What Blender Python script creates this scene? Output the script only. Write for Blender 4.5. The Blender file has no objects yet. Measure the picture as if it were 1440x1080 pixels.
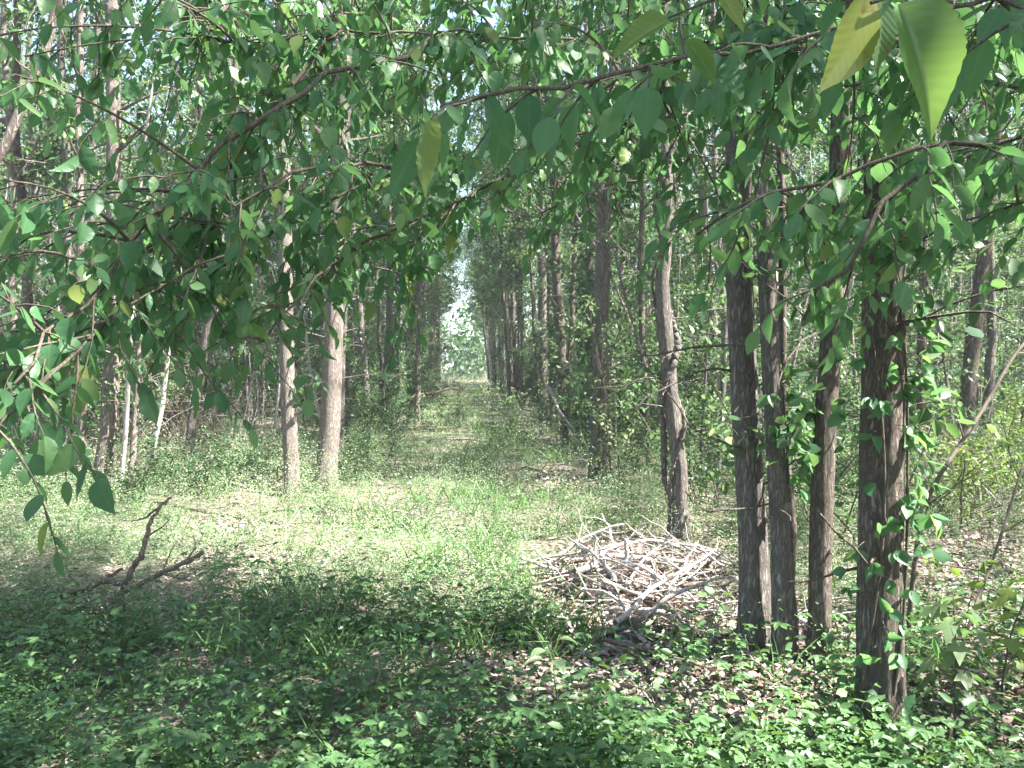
import bpy, math, random
import numpy as np
from mathutils import Vector, Matrix, noise as mnoise

R = math.radians
sc = bpy.context.scene
col = sc.collection
rng = np.random.default_rng(7)
random.seed(7)

# ------------------------------------------------------------------ camera
F = 1130.0
CAM = np.array([0.0, 0.0, 1.6])
YAW = math.atan(65 / F)
PITCH = math.atan(35 / F)
fwd = np.array([math.sin(YAW) * math.cos(PITCH), math.cos(YAW) * math.cos(PITCH), -math.sin(PITCH)])
rgt = np.array([math.cos(YAW), -math.sin(YAW), 0.0])
upv = np.cross(rgt, fwd)
cd = bpy.data.cameras.new('camera')
cam = bpy.data.objects.new('camera', cd)
col.objects.link(cam)
cd.sensor_width = 36
cd.lens = F / 1440 * 36
cd.clip_start = 0.05
cd.clip_end = 2000
cam.matrix_world = Matrix(((rgt[0], upv[0], -fwd[0], CAM[0]), (rgt[1], upv[1], -fwd[1], CAM[1]), (rgt[2], upv[2], -fwd[2], CAM[2]), (0, 0, 0, 1)))
sc.camera = cam


def W(px, py, d):
    """photo position + distance -> place in the wood"""
    return CAM + d * (fwd + rgt * (px - 720) / F + upv * (540 - py) / F)


def G(px, py, z=0.0):
    v = fwd + rgt * (px - 720) / F + upv * (540 - py) / F
    t = (z - CAM[2]) / v[2]
    return CAM + v * t


def PIX(P):
    q = np.atleast_2d(P) - CAM
    dz = q @ fwd
    dzz = np.where(dz > 0.2, dz, 0.2)
    px = 720 + F * (q @ rgt) / dzz
    py = 540 - F * (q @ upv) / dzz
    return px, py, dz


# ------------------------------------------------------------------ light
SUN_AZ = R(104)     # clockwise from +Y
SUN_EL = R(54)
S = np.array([math.sin(SUN_AZ) * math.cos(SUN_EL), math.cos(SUN_AZ) * math.cos(SUN_EL), math.sin(SUN_EL)])
w = bpy.data.worlds.new('World')
sc.world = w
w.use_nodes = True
nt = w.node_tree
bg = nt.nodes['Background']
sky = nt.nodes.new('ShaderNodeTexSky')
sky.sky_type = 'NISHITA'
sky.sun_disc = False
sky.sun_elevation = SUN_EL
sky.sun_rotation = SUN_AZ
sky.air_density = 1.0
sky.dust_density = 1.6
sky.ozone_density = 1.0
nt.links.new(sky.outputs[0], bg.inputs[0])
bg.inputs[1].default_value = 0.085
sl = bpy.data.lights.new('sun', 'SUN')
sl.energy = 5.0
sl.angle = R(0.53)
sl.color = (1.0, 0.955, 0.90)
so = bpy.data.objects.new('sun', sl)
col.objects.link(so)
so.rotation_euler = Vector(S).to_track_quat('Z', 'Y').to_euler()
sc.view_settings.view_transform = 'Standard'
sc.view_settings.look = 'None'
sc.view_settings.gamma = 1
sc.view_settings.exposure = 2.85
sc.cycles.max_bounces = 7
sc.cycles.diffuse_bounces = 4
sc.cycles.transmission_bounces = 4
sc.cycles.sample_clamp_indirect = 8


# ------------------------------------------------------------------ materials
def leaf_mat(name, cols, trans=0.35, tcol=(0.20, 0.34, 0.04), rough=0.5, rib=0.5, spec=0.35, blot=None, tree_var=0.0):
    m = bpy.data.materials.new(name)
    m.use_nodes = True
    n, l = m.node_tree.nodes, m.node_tree.links
    pr = n['Principled BSDF']
    out = n['Material Output']
    at = n.new('ShaderNodeAttribute'); at.attribute_name = 'rnd'
    cr = n.new('ShaderNodeValToRGB')
    e = cr.color_ramp.elements
    while len(e) < len(cols):
        e.new(0.5)
    for i, c in enumerate(cols):
        e[i].position = c[0]
        e[i].color = (*c[1], 1)
    l.new(at.outputs['Fac'], cr.inputs[0])
    last = cr.outputs[0]
    uv = n.new('ShaderNodeAttribute'); uv.attribute_name = 'luv'
    sp = n.new('ShaderNodeSeparateXYZ'); l.new(uv.outputs['Vector'], sp.inputs[0])
    ab = n.new('ShaderNodeMath'); ab.operation = 'ABSOLUTE'; l.new(sp.outputs[1], ab.inputs[0])
    if rib > 0:
        # midrib and side veins: v = x - 0.8|y|
        mr = n.new('ShaderNodeMapRange'); mr.inputs[1].default_value = 0.0; mr.inputs[2].default_value = 0.035
        mr.inputs[3].default_value = 1; mr.inputs[4].default_value = 0
        l.new(ab.outputs[0], mr.inputs[0])
        mu = n.new('ShaderNodeMath'); mu.operation = 'MULTIPLY_ADD'; mu.inputs[1].default_value = -0.9
        l.new(ab.outputs[0], mu.inputs[0]); l.new(sp.outputs[0], mu.inputs[2])
        m2 = n.new('ShaderNodeMath'); m2.operation = 'MULTIPLY'; m2.inputs[1].default_value = 62
        l.new(mu.outputs[0], m2.inputs[0])
        si = n.new('ShaderNodeMath'); si.operation = 'SINE'; l.new(m2.outputs[0], si.inputs[0])
        m3 = n.new('ShaderNodeMapRange'); m3.inputs[1].default_value = 0.8; m3.inputs[2].default_value = 1.0
        m3.inputs[3].default_value = 0; m3.inputs[4].default_value = 0.28
        l.new(si.outputs[0], m3.inputs[0])
        mx = n.new('ShaderNodeMath'); mx.operation = 'MAXIMUM'
        l.new(mr.outputs[0], mx.inputs[0]); l.new(m3.outputs[0], mx.inputs[1])
        ms = n.new('ShaderNodeMath'); ms.operation = 'MULTIPLY'; ms.inputs[1].default_value = rib
        l.new(mx.outputs[0], ms.inputs[0])
        mix = n.new('ShaderNodeMix'); mix.data_type = 'RGBA'
        l.new(ms.outputs[0], mix.inputs[0]); l.new(last, mix.inputs[6])
        mix.inputs[7].default_value = (0.22, 0.30, 0.12, 1)
        last = mix.outputs[2]
        bu = n.new('ShaderNodeBump'); bu.inputs['Strength'].default_value = 0.08; bu.inputs['Distance'].default_value = 0.001
        l.new(si.outputs[0], bu.inputs['Height']); l.new(bu.outputs[0], pr.inputs['Normal'])
    if blot:
        tc = n.new('ShaderNodeTexCoord'); ns = n.new('ShaderNodeTexNoise'); ns.inputs['Scale'].default_value = 26
        ns.inputs['Detail'].default_value = 4
        l.new(tc.outputs['Object'], ns.inputs['Vector'])
        br = n.new('ShaderNodeMapRange'); br.inputs[1].default_value = blot[0]; br.inputs[2].default_value = blot[0] + 0.10
        ns.inputs['Roughness'].default_value = 0.7; ns.inputs['Distortion'].default_value = 1.2
        l.new(ns.outputs[0], br.inputs[0])
        mb = n.new('ShaderNodeMix'); mb.data_type = 'RGBA'
        l.new(br.outputs[0], mb.inputs[0]); l.new(last, mb.inputs[6]); mb.inputs[7].default_value = (*blot[1], 1)
        last = mb.outputs[2]
    if tree_var:
        oi = n.new('ShaderNodeObjectInfo')
        hs = n.new('ShaderNodeHueSaturation')
        r1 = n.new('ShaderNodeMapRange'); r1.inputs[3].default_value = 0.5 - tree_var * 0.14; r1.inputs[4].default_value = 0.5 + tree_var * 0.10
        l.new(oi.outputs['Random'], r1.inputs[0]); l.new(r1.outputs[0], hs.inputs['Hue'])
        r2 = n.new('ShaderNodeMapRange'); r2.inputs[3].default_value = 1 + tree_var; r2.inputs[4].default_value = 1 - tree_var * 0.8
        l.new(oi.outputs['Random'], r2.inputs[0]); l.new(r2.outputs[0], hs.inputs['Value'])
        l.new(last, hs.inputs['Color'])
        last = hs.outputs[0]
    l.new(last, pr.inputs['Base Color'])
    pr.inputs['Roughness'].default_value = rough
    pr.inputs['Specular IOR Level'].default_value = spec
    tr = n.new('ShaderNodeBsdfTranslucent')
    tm = n.new('ShaderNodeMix'); tm.data_type = 'RGBA'; tm.inputs[0].default_value = 0.55
    l.new(last, tm.inputs[6]); tm.inputs[7].default_value = (*tcol, 1)
    l.new(tm.outputs[2], tr.inputs[0])
    mi = n.new('ShaderNodeMixShader'); mi.inputs[0].default_value = trans
    l.new(pr.outputs[0], mi.inputs[1]); l.new(tr.outputs[0], mi.inputs[2])
    l.new(mi.outputs[0], out.inputs['Surface'])
    return m


def bark_mat(name, c1, c2, scale=24, stretch=0.20, bump=0.75, dist=0.02, moss=0.0):
    m = bpy.data.materials.new(name)
    m.use_nodes = True
    n, l = m.node_tree.nodes, m.node_tree.links
    pr = n['Principled BSDF']
    tc = n.new('ShaderNodeTexCoord')
    mp = n.new('ShaderNodeMapping'); mp.inputs['Scale'].default_value = (scale, scale, scale * stretch)
    l.new(tc.outputs['Object'], mp.inputs[0])
    n1 = n.new('ShaderNodeTexNoise'); n1.inputs['Scale'].default_value = 2.2; n1.inputs['Detail'].default_value = 7
    n1.inputs['Roughness'].default_value = 0.65; n1.inputs['Distortion'].default_value = 0.4
    l.new(mp.outputs[0], n1.inputs['Vector'])
    n2 = n.new('ShaderNodeTexNoise'); n2.inputs['Scale'].default_value = 2.0; n2.inputs['Detail'].default_value = 5
    l.new(tc.outputs['Object'], n2.inputs['Vector'])
    mi = n.new('ShaderNodeMix'); mi.data_type = 'RGBA'
    # ridged: furrows where the noise crosses its middle
    sb = n.new('ShaderNodeMath'); sb.operation = 'SUBTRACT'; sb.inputs[1].default_value = 0.5; l.new(n1.outputs[0], sb.inputs[0])
    ab = n.new('ShaderNodeMath'); ab.operation = 'ABSOLUTE'; l.new(sb.outputs[0], ab.inputs[0])
    mr = n.new('ShaderNodeMapRange'); mr.inputs[1].default_value = 0.0; mr.inputs[2].default_value = 0.11
    l.new(ab.outputs[0], mr.inputs[0]); l.new(mr.outputs[0], mi.inputs[0])
    mi.inputs[6].default_value = (*c1, 1); mi.inputs[7].default_value = (*c2, 1)
    last = mi.outputs[2]
    # lichen / algae patches
    mo = n.new('ShaderNodeMapRange'); mo.inputs[1].default_value = 0.52; mo.inputs[2].default_value = 0.72; mo.inputs[4].default_value = 0.35 + moss
    l.new(n2.outputs[0], mo.inputs[0])
    m2 = n.new('ShaderNodeMix'); m2.data_type = 'RGBA'
    l.new(mo.outputs[0], m2.inputs[0]); l.new(last, m2.inputs[6]); m2.inputs[7].default_value = (0.14, 0.16, 0.10, 1)
    l.new(m2.outputs[2], pr.inputs['Base Color'])
    pr.inputs['Roughness'].default_value = 0.9
    pr.inputs['Specular IOR Level'].default_value = 0.2
    bu = n.new('ShaderNodeBump'); bu.inputs['Strength'].default_value = bump; bu.inputs['Distance'].default_value = dist
    l.new(mr.outputs[0], bu.inputs['Height']); l.new(bu.outputs[0], pr.inputs['Normal'])
    return m


M = {}
M['leaf'] = leaf_mat('canopy_leaf', [(0, (0.030, 0.078, 0.034)), (0.45, (0.052, 0.125, 0.052)), (0.85, (0.09, 0.17, 0.07)), (1, (0.19, 0.24, 0.11))], trans=0.42, tcol=(0.17, 0.30, 0.07), rib=0, tree_var=0.3)
M['near_leaf'] = leaf_mat('bough_leaf', [(0, (0.056, 0.145, 0.066)), (0.5, (0.080, 0.195, 0.086)), (0.93, (0.14, 0.25, 0.10)), (1, (0.20, 0.25, 0.06))], trans=0.52, rib=0.25, tcol=(0.15, 0.33, 0.08), rough=0.42, spec=0.4)
M['old_leaf'] = leaf_mat('ageing_leaf', [(0, (0.085, 0.19, 0.06)), (0.5, (0.12, 0.22, 0.06)), (1, (0.27, 0.28, 0.05))], trans=0.35, tcol=(0.18, 0.28, 0.04), rib=0.35, rough=0.35, spec=0.6, blot=(0.60, (0.16, 0.08, 0.03)))
M['shrub_leaf'] = leaf_mat('shrub_leaf', [(0, (0.04, 0.092, 0.04)), (0.5, (0.072, 0.15, 0.06)), (1, (0.18, 0.26, 0.13))], trans=0.4, tcol=(0.17, 0.30, 0.08), rib=0, tree_var=0.3)
M['yellow_leaf'] = leaf_mat('pale_green_leaf', [(0, (0.10, 0.17, 0.04)), (1, (0.24, 0.30, 0.07))], trans=0.45, rib=0.2)
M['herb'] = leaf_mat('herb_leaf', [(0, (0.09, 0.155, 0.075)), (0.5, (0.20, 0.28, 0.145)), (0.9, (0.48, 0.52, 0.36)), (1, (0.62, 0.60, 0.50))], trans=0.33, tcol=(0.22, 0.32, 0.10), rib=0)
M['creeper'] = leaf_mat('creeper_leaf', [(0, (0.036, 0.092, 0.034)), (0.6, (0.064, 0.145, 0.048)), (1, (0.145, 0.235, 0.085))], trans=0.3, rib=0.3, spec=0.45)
M['grass'] = leaf_mat('grass_blade', [(0, (0.07, 0.15, 0.05)), (0.7, (0.13, 0.23, 0.08)), (1, (0.30, 0.34, 0.18))], trans=0.35, rib=0)
M['litter'] = leaf_mat('dry_leaf', [(0, (0.13, 0.085, 0.07)), (0.45, (0.29, 0.22, 0.19)), (0.85, (0.44, 0.36, 0.32)), (1, (0.62, 0.54, 0.51))], trans=0.12, tcol=(0.3, 0.2, 0.12), rib=0.15, rough=0.6, spec=0.4)
M['bark_grey'] = bark_mat('grey_bark', (0.115, 0.099, 0.088), (0.25, 0.222, 0.20))
M['bark_pale'] = bark_mat('pale_bark', (0.17, 0.14, 0.122), (0.33, 0.285, 0.25))
M['bark_dark'] = bark_mat('dark_bark', (0.098, 0.078, 0.064), (0.215, 0.180, 0.150))
M['twig'] = bark_mat('twig_bark', (0.07, 0.055, 0.045), (0.15, 0.125, 0.10), scale=40, bump=0.3, dist=0.004)
M['deadwood'] = bark_mat('bleached_wood', (0.24, 0.205, 0.185), (0.52, 0.475, 0.44), scale=30, bump=0.4, dist=0.005)
M['brownwood'] = bark_mat('brown_deadwood', (0.09, 0.065, 0.05), (0.24, 0.18, 0.14), scale=25, bump=0.5, dist=0.008)

# ground
gm = bpy.data.materials.new('forest_floor'); gm.use_nodes = True
n, l = gm.node_tree.nodes, gm.node_tree.links
pr = n['Principled BSDF']
tc = n.new('ShaderNodeTexCoord')
a = n.new('ShaderNodeTexNoise'); a.inputs['Scale'].default_value = 22; a.inputs['Detail'].default_value = 8; a.inputs['Roughness'].default_value = 0.7
b = n.new('ShaderNodeTexNoise'); b.inputs['Scale'].default_value = 0.9; b.inputs['Detail'].default_value = 5
l.new(tc.outputs['Object'], a.inputs['Vector']); l.new(tc.outputs['Object'], b.inputs['Vector'])
cr = n.new('ShaderNodeValToRGB'); e = cr.color_ramp.elements
e[0].position = 0.35; e[0].color = (0.055, 0.042, 0.034, 1); e[1].position = 0.68; e[1].color = (0.27, 0.21, 0.175, 1)
l.new(a.outputs[0], cr.inputs[0])
mi = n.new('ShaderNodeMix'); mi.data_type = 'RGBA'
mr = n.new('ShaderNodeMapRange'); mr.inputs[1].default_value = 0.45; mr.inputs[2].default_value = 0.62
l.new(b.outputs[0], mr.inputs[0]); l.new(mr.outputs[0], mi.inputs[0])
l.new(cr.outputs[0], mi.inputs[6]); mi.inputs[7].default_value = (0.07, 0.10, 0.045, 1)
l.new(mi.outputs[2], pr.inputs['Base Color']); pr.inputs['Roughness'].default_value = 0.95
bu = n.new('ShaderNodeBump'); bu.inputs['Distance'].default_value = 0.03; l.new(a.outputs[0], bu.inputs['Height']); l.new(bu.outputs[0], pr.inputs['Normal'])
M['ground'] = gm


# ------------------------------------------------------------------ helpers
def vn(x, y, seed=0):
    x = np.asarray(x, float); y = np.asarray(y, float)
    xi = np.floor(x).astype(np.int64); yi = np.floor(y).astype(np.int64)
    fx = x - xi; fy = y - yi
    fx = fx * fx * (3 - 2 * fx); fy = fy * fy * (3 - 2 * fy)

    def h(i, j):
        k = (i * 374761393 + j * 668265263 + seed * 1442695041) & 0xffffffff
        k = ((k ^ (k >> 13)) * 1274126177) & 0xffffffff
        return ((k ^ (k >> 16)) & 0xffff) / 65535.0
    return (h(xi, yi) * (1 - fx) + h(xi + 1, yi) * fx) * (1 - fy) + (h(xi, yi + 1) * (1 - fx) + h(xi + 1, yi + 1) * fx) * fy


def fbm(x, y, seed=0, o=3):
    t = 0; a = 1; s = 0
    for i in range(o):
        t = t + a * vn(x * 2 ** i, y * 2 ** i, seed + i * 17); s += a; a *= 0.55
    return t / s


def gz(x, y):
    """height of the forest floor"""
    x = np.asarray(x, float); y = np.asarray(y, float)
    near = 0.16 * (fbm(x * 0.45, y * 0.45, 3) - 0.5) + 0.07 * (vn(x * 1.6, y * 1.6, 9) - 0.5)
    bank = 0.18 * np.clip((-x - 2.2) / 3, 0, 1)
    return near + bank * np.clip(y / 8, 0, 1)


def nrmz(v):
    return v / np.maximum(np.linalg.norm(v, axis=-1, keepdims=True), 1e-9)


def mesh_np(name, V, faces_flat, face_n, mats, attrs=None, smooth=True):
    me = bpy.data.meshes.new(name)
    V = np.ascontiguousarray(V, np.float32)
    me.vertices.add(len(V)); me.vertices.foreach_set('co', V.ravel())
    ff = np.ascontiguousarray(faces_flat, np.int32).ravel()
    nf = len(ff) // face_n
    me.loops.add(len(ff)); me.loops.foreach_set('vertex_index', ff)
    me.polygons.add(nf); me.polygons.foreach_set('loop_start', np.arange(0, len(ff), face_n, dtype=np.int32))
    for k, v in (attrs or {}).items():
        if v.ndim == 1:
            at = me.attributes.new(k, 'FLOAT', 'POINT'); at.data.foreach_set('value', np.ascontiguousarray(v, np.float32))
        else:
            at = me.attributes.new(k, 'FLOAT_VECTOR', 'POINT'); at.data.foreach_set('vector', np.ascontiguousarray(v, np.float32).ravel())
    me.update(calc_edges=True)
    if not smooth:
        me.polygons.foreach_set('use_smooth', np.zeros(nf, bool))
    me.materials.append(mats)
    return me


def tmpl(st, fold=0.10, droop=0.12, wave=0.0):
    """leaf blade from stations (t, halfwidth): midrib + both edges"""
    V = []; Q = []
    for i, (t, h) in enumerate(st):
        z = -droop * t * t
        w_ = wave * math.sin(i * 2.1)
        V += [(t, 0, z), (t, h, z + fold * h * 2 + w_), (t, -h, z + fold * h * 2 - w_)]
    for i in range(len(st) - 1):
        a, b = 3 * i, 3 * i + 3
        Q += [(a, b, b + 1, a + 1), (a + 2, b + 2, b, a)]
    return np.array(V, float), np.array(Q)


T_FAR = (np.array([(0, 0, 0), (0.45, 0.27, 0.05), (1, 0, -0.1), (0.45, -0.27, 0.05)], float), np.array([(0, 1, 2, 3)]))
T_MID = (np.array([(0, 0, 0), (0.28, 0.25, 0.05), (0.68, 0.22, 0.02), (1, 0, -0.14), (0.68, -0.22, 0.02), (0.28, -0.25, 0.05)], float), np.array([(0, 1, 2, 3), (0, 3, 4, 5)]))
T_BLADE = (np.array([(0, 0.02, 0), (0, -0.02, 0), (0.5, -0.018, 0.0), (0.5, 0.018, 0.0), (1, 0.002, -0.22), (1, -0.002, -0.22)], float), np.array([(0, 3, 2, 1), (3, 4, 5, 2)]))
_st = [(0, 0.0), (0.04, 0.07), (0.10, 0.15), (0.17, 0.215), (0.185, 0.205), (0.27, 0.262), (0.285, 0.25), (0.38, 0.285), (0.395, 0.27), (0.49, 0.28), (0.505, 0.262), (0.60, 0.250), (0.615, 0.232), (0.70, 0.20), (0.715, 0.182), (0.80, 0.135), (0.88, 0.07), (0.94, 0.03), (1.0, 0.0)]
T_NEAR = tmpl(_st, fold=0.16, droop=0.16, wave=0.006)
T_NEAR2 = tmpl([(t, h * 0.86) for t, h in _st], fold=-0.10, droop=0.30, wave=0.014)
T_ROUND = tmpl([(0, 0), (0.08, 0.2), (0.25, 0.36), (0.5, 0.42), (0.75, 0.32), (0.9, 0.16), (1, 0)], fold=0.1, droop=0.1)


def lobed():
    V = [(0.0, 0, 0)]
    prof = [(-150, .30), (-128, .52), (-112, .30), (-85, .46), (-62, .80), (-45, .44), (-30, .52), (0, 1.0), (30, .52), (45, .44), (62, .80), (85, .46), (112, .30), (128, .52), (150, .30)]
    V[0] = (0.28, 0, 0.0)
    for a_, r_ in prof:
        V.append((0.28 + 0.72 * r_ * math.cos(R(a_)), 0.72 * r_ * math.sin(R(a_)), -0.10 * r_ * r_ + 0.03 * math.sin(a_)))
    Q = []
    for i in range(1, len(prof) - 1, 2):
        Q.append((0, i, i + 1, i + 2))
    return np.array(V, float), np.array(Q)


T_LOBED = lobed()


def big_blade():
    """close-up blade: ribbed surface between the veins, wavy toothed edge, curled along its length"""
    V = []; Q = []
    na, nb_ = 56, 8
    for i in range(na + 1):
        t = i / na
        h = float(np.interp(t, [0, .04, .12, .25, .42, .6, .75, .88, .95, 1], [0, .08, .19, .275, .30, .265, .18, .08, .03, 0]))
        h *= 1 + .05 * ((i % 4) / 3 - .5)
        for j in range(-nb_, nb_ + 1):
            y = h * j / nb_
            rel = .0018 * math.sin((t - .75 * abs(y)) * 70) * min(1, abs(y) * 14) * min(1, (h - abs(y)) * 20 + .2)
            z = .55 * abs(y) ** 1.15 - .22 * t * t + rel + .02 * math.sin(t * 9 + (2 if j > 0 else 0)) * (abs(y) / .3) ** 2
            V.append((t, y, z))
    m_ = 2 * nb_ + 1
    for i in range(na):
        for j in range(m_ - 1):
            Q.append((i * m_ + j, (i + 1) * m_ + j, (i + 1) * m_ + j + 1, i * m_ + j + 1))
    return np.array(V, float), np.array(Q)


T_BIG = big_blade()


class Leaves:
    def __init__(s):
        s.p = []; s.d = []; s.n = []; s.s = []; s.r = []

    def add(s, p, d, n, size, r=None):
        p = np.atleast_2d(p); k = len(p)
        s.p.append(p); s.d.append(np.broadcast_to(d, (k, 3))); s.n.append(np.broadcast_to(n, (k, 3)))
        s.s.append(np.broadcast_to(size, (k,))); s.r.append(rng.random(k) if r is None else np.broadcast_to(r, (k,)))

    def cat(s):
        return [np.concatenate(a).astype(float) for a in (s.p, s.d, s.n, s.s, s.r)]

    def mesh(s, name, T, mat, origin=(0, 0, 0), mask=None, wide=1.0):
        p, d, nn, sz, r = s.cat()
        if mask is not None:
            p, d, nn, sz, r = p[mask], d[mask], nn[mask], sz[mask], r[mask]
        d = nrmz(d)
        b = nrmz(np.cross(nn, d)); nn = np.cross(d, b)
        TV, TQ = T
        k = len(TV)
        wv = wide * np.random.default_rng(len(p)).uniform(.78, 1.18, len(p))[:, None, None]
        cv = np.random.default_rng(len(p) + 1).uniform(-.3, 2.0, len(p))[:, None, None]
        V = p[:, None, :] - np.array(origin) + sz[:, None, None] * (TV[None, :, 0:1] * d[:, None, :] + wv * TV[None, :, 1:2] * b[:, None, :] + cv * TV[None, :, 2:3] * nn[:, None, :])
        Fc = TQ[None] + (np.arange(len(p)) * k)[:, None, None]
        luv = np.tile(TV * np.array([1, 1, 0]), (len(p), 1))
        return mesh_np(name, V.reshape(-1, 3), Fc.ravel(), 4, mat, {'rnd': np.repeat(r, k), 'luv': luv})


class Wood:
    def __init__(s):
        s.v = []; s.f = []; s.n = 0

    def tube(s, pts, rad, sides=6, ridge=0.0, seed=0.0, flare=0.0):
        P = np.array(pts, float); rad = np.array(rad, float)
        m = len(P)
        t = nrmz(np.gradient(P, axis=0))
        ref = np.array([1.0, 0, 0]) if abs(t[:, 0]).mean() < 0.8 else np.array([0, 1.0, 0])
        u = nrmz(np.cross(np.cross(t, ref), t) if False else ref - (t @ ref)[:, None] * t)
        v = np.cross(t, u)
        a = np.arange(sides) * 2 * math.pi / sides
        c, s_ = np.cos(a), np.sin(a)
        rr = rad[:, None] * np.ones((1, sides))
        if ridge:
            for i in range(m):
                for j in range(sides):
                    q = mnoise.noise(Vector((c[j] * 2.6 + seed, s_[j] * 2.6, P[i, 2] * 1.3)))
                    q2 = mnoise.noise(Vector((c[j] * 9 + seed, s_[j] * 9, P[i, 2] * 5)))
                    q3 = mnoise.noise(Vector((c[j] * .9 + seed, s_[j] * .9, P[i, 2] * .8)))
                    rr[i, j] *= 1 + ridge * (0.8 * q + (0.5 - abs(q2) * 2.2) * 0.7 + 0.8 * q3)
        if flare:
            z = P[:, 2] - P[0, 2]
            fl = np.exp(-np.maximum(z, 0) / 0.20)[:, None]
            lob = 0.55 + 0.45 * np.cos(a * 4 + seed)[None] + 0.25 * np.cos(a * 7 + 2 * seed)[None]
            rr = rr * (1 + flare * fl * lob)
        V = P[:, None, :] + rr[:, :, None] * (c[None, :, None] * u[:, None, :] + s_[None, :, None] * v[:, None, :])
        i = np.arange(m - 1)[:, None]; j = np.arange(sides)[None]
        j2 = (j + 1) % sides
        Fq = np.stack([i * sides + j, i * sides + j2, (i + 1) * sides + j2, (i + 1) * sides + j], -1).reshape(-1, 4) + s.n
        V = V.reshape(-1, 3)
        cap = P[-1:] + t[-1:] * rad[-1] * 0.6
        top = s.n + (m - 1) * sides
        ci = s.n + len(V)
        capf = np.array([(top + jj, top + (jj + 1) % sides, ci, ci) for jj in range(sides)])
        # quads only: cap as degenerate-free fan of pairs
        capq = []
        for jj in range(0, sides - 1, 2):
            capq.append((top + jj, top + jj + 1, top + (jj + 2) % sides, ci))
        s.v.append(V); s.v.append(cap); s.f.append(Fq)
        s.f.append(np.array(capq))
        s.n += len(V) + 1
        return P

    def mesh(s, name, mat, origin=(0, 0, 0)):
        V = np.concatenate(s.v) - np.array(origin)
        return mesh_np(name, V, np.concatenate(s.f).ravel(), 4, mat)


def ob(name, me, parent=None, loc=None, **props):
    o = bpy.data.objects.new(name, me)
    col.objects.link(o)
    if parent is not None:
        o.parent = parent
    if loc is not None:
        o.location = Vector([float(c) for c in loc])
    for k, v in props.items():
        if v is not None:
            o[k] = v
    return o


def copy_tree(o, parent=None):
    c = o.copy(); col.objects.link(c)
    if parent is not None:
        c.parent = parent
    for ch in list(o.children):
        copy_tree(ch, c)
    return c


def curve(p0, d0, L, n=6, bend=(0, 0, 0.3), jit=0.15):
    """wandering polyline"""
    P = [np.array(p0, float)]
    d = nrmz(np.array(d0, float))
    for i in range(n):
        d = nrmz(d + np.array(bend) / n + rng.normal(0, jit, 3))
        P.append(P[-1] + d * L / n)
    return np.array(P)


def along(P, t):
    t = np.clip(t, 0, 1) * (len(P) - 1)
    i = min(int(t), len(P) - 2)
    f = t - i
    return P[i] * (1 - f) + P[i + 1] * f, nrmz(P[i + 1] - P[i])


def spray(lv, P, n, size, t0=0.15, spread=0.06, down=0.35, up=0.8):
    """n leaves about a twig polyline P"""
    t = (t0 + (1 - t0) * rng.random(n)) * (len(P) - 1)
    i = np.minimum(t.astype(int), len(P) - 2); f = (t - i)[:, None]
    pos = P[i] * (1 - f) + P[i + 1] * f + rng.normal(0, spread, (n, 3))
    d = nrmz(P[i + 1] - P[i]) * 0.5 + rng.normal(0, 0.6, (n, 3)) + np.array([0, 0, -down])
    nn = rng.normal(0, 0.55, (n, 3)) + np.array([0, 0, up])
    lv.add(pos, d, nn, size * rng.uniform(0.6, 1.25, n))


# ------------------------------------------------------------------ gaps cut into the roof of leaves to let sun through
ZONES = [  # px, py, rx, ry, wanted share of light (places on the forest floor)
    (590, 798, 245, 86, 1.0), (350, 800, 120, 40, .55), (430, 745, 200, 60, 0.78), (300, 750, 120, 45, .55), (650, 725, 160, 40, .7), (900, 822, 140, 75, 0.95), (800, 720, 140, 40, 0.55),
    (790, 930, 190, 38, 0.55), (1020, 900, 120, 45, 0.75), (1060, 1000, 170, 60, 0.30), (1370, 850, 110, 90, 0.85), (1390, 960, 90, 60, 0.5),
    (680, 570, 75, 40, 0.85), (600, 700, 110, 25, 0.55), (560, 640, 90, 22, 0.4), (760, 640, 60, 28, 0.6),
    (150, 730, 170, 45, 0.42), (300, 690, 140, 40, 0.55), (700, 870, 60, 45, 0.5), (230, 825, 90, 30, 0.45),
    (480, 1000, 120, 60, 0.10), (1180, 850, 120, 60, 0.8), (1000, 700, 120, 50, 0.6)]


def light_share(px, py, dz):
    T = np.where(py > 835, 0.03, 0.35)
    T = np.where((py <= 690) & (py > 625) & (px > 560) & (px < 740), 0.12, T)
    T = np.where(py < 625, 0.5, T)
    for cx, cy, rx, ry, v in ZONES:
        q = ((px - cx) / rx) ** 2 + ((py - cy) / ry) ** 2
        T = np.where(q < 1, np.maximum(T, v), T)
    T = np.where((dz < 2.0) | (px < -80) | (px > 1520) | (py > 1150), 0.12, T)
    T = np.where((px < -80) & (dz > 2), 0.4, T)
    return T


SHAFTS = []   # trunk points cleared of crown leaves to let sun reach them: (x, y, z, radius)


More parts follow.
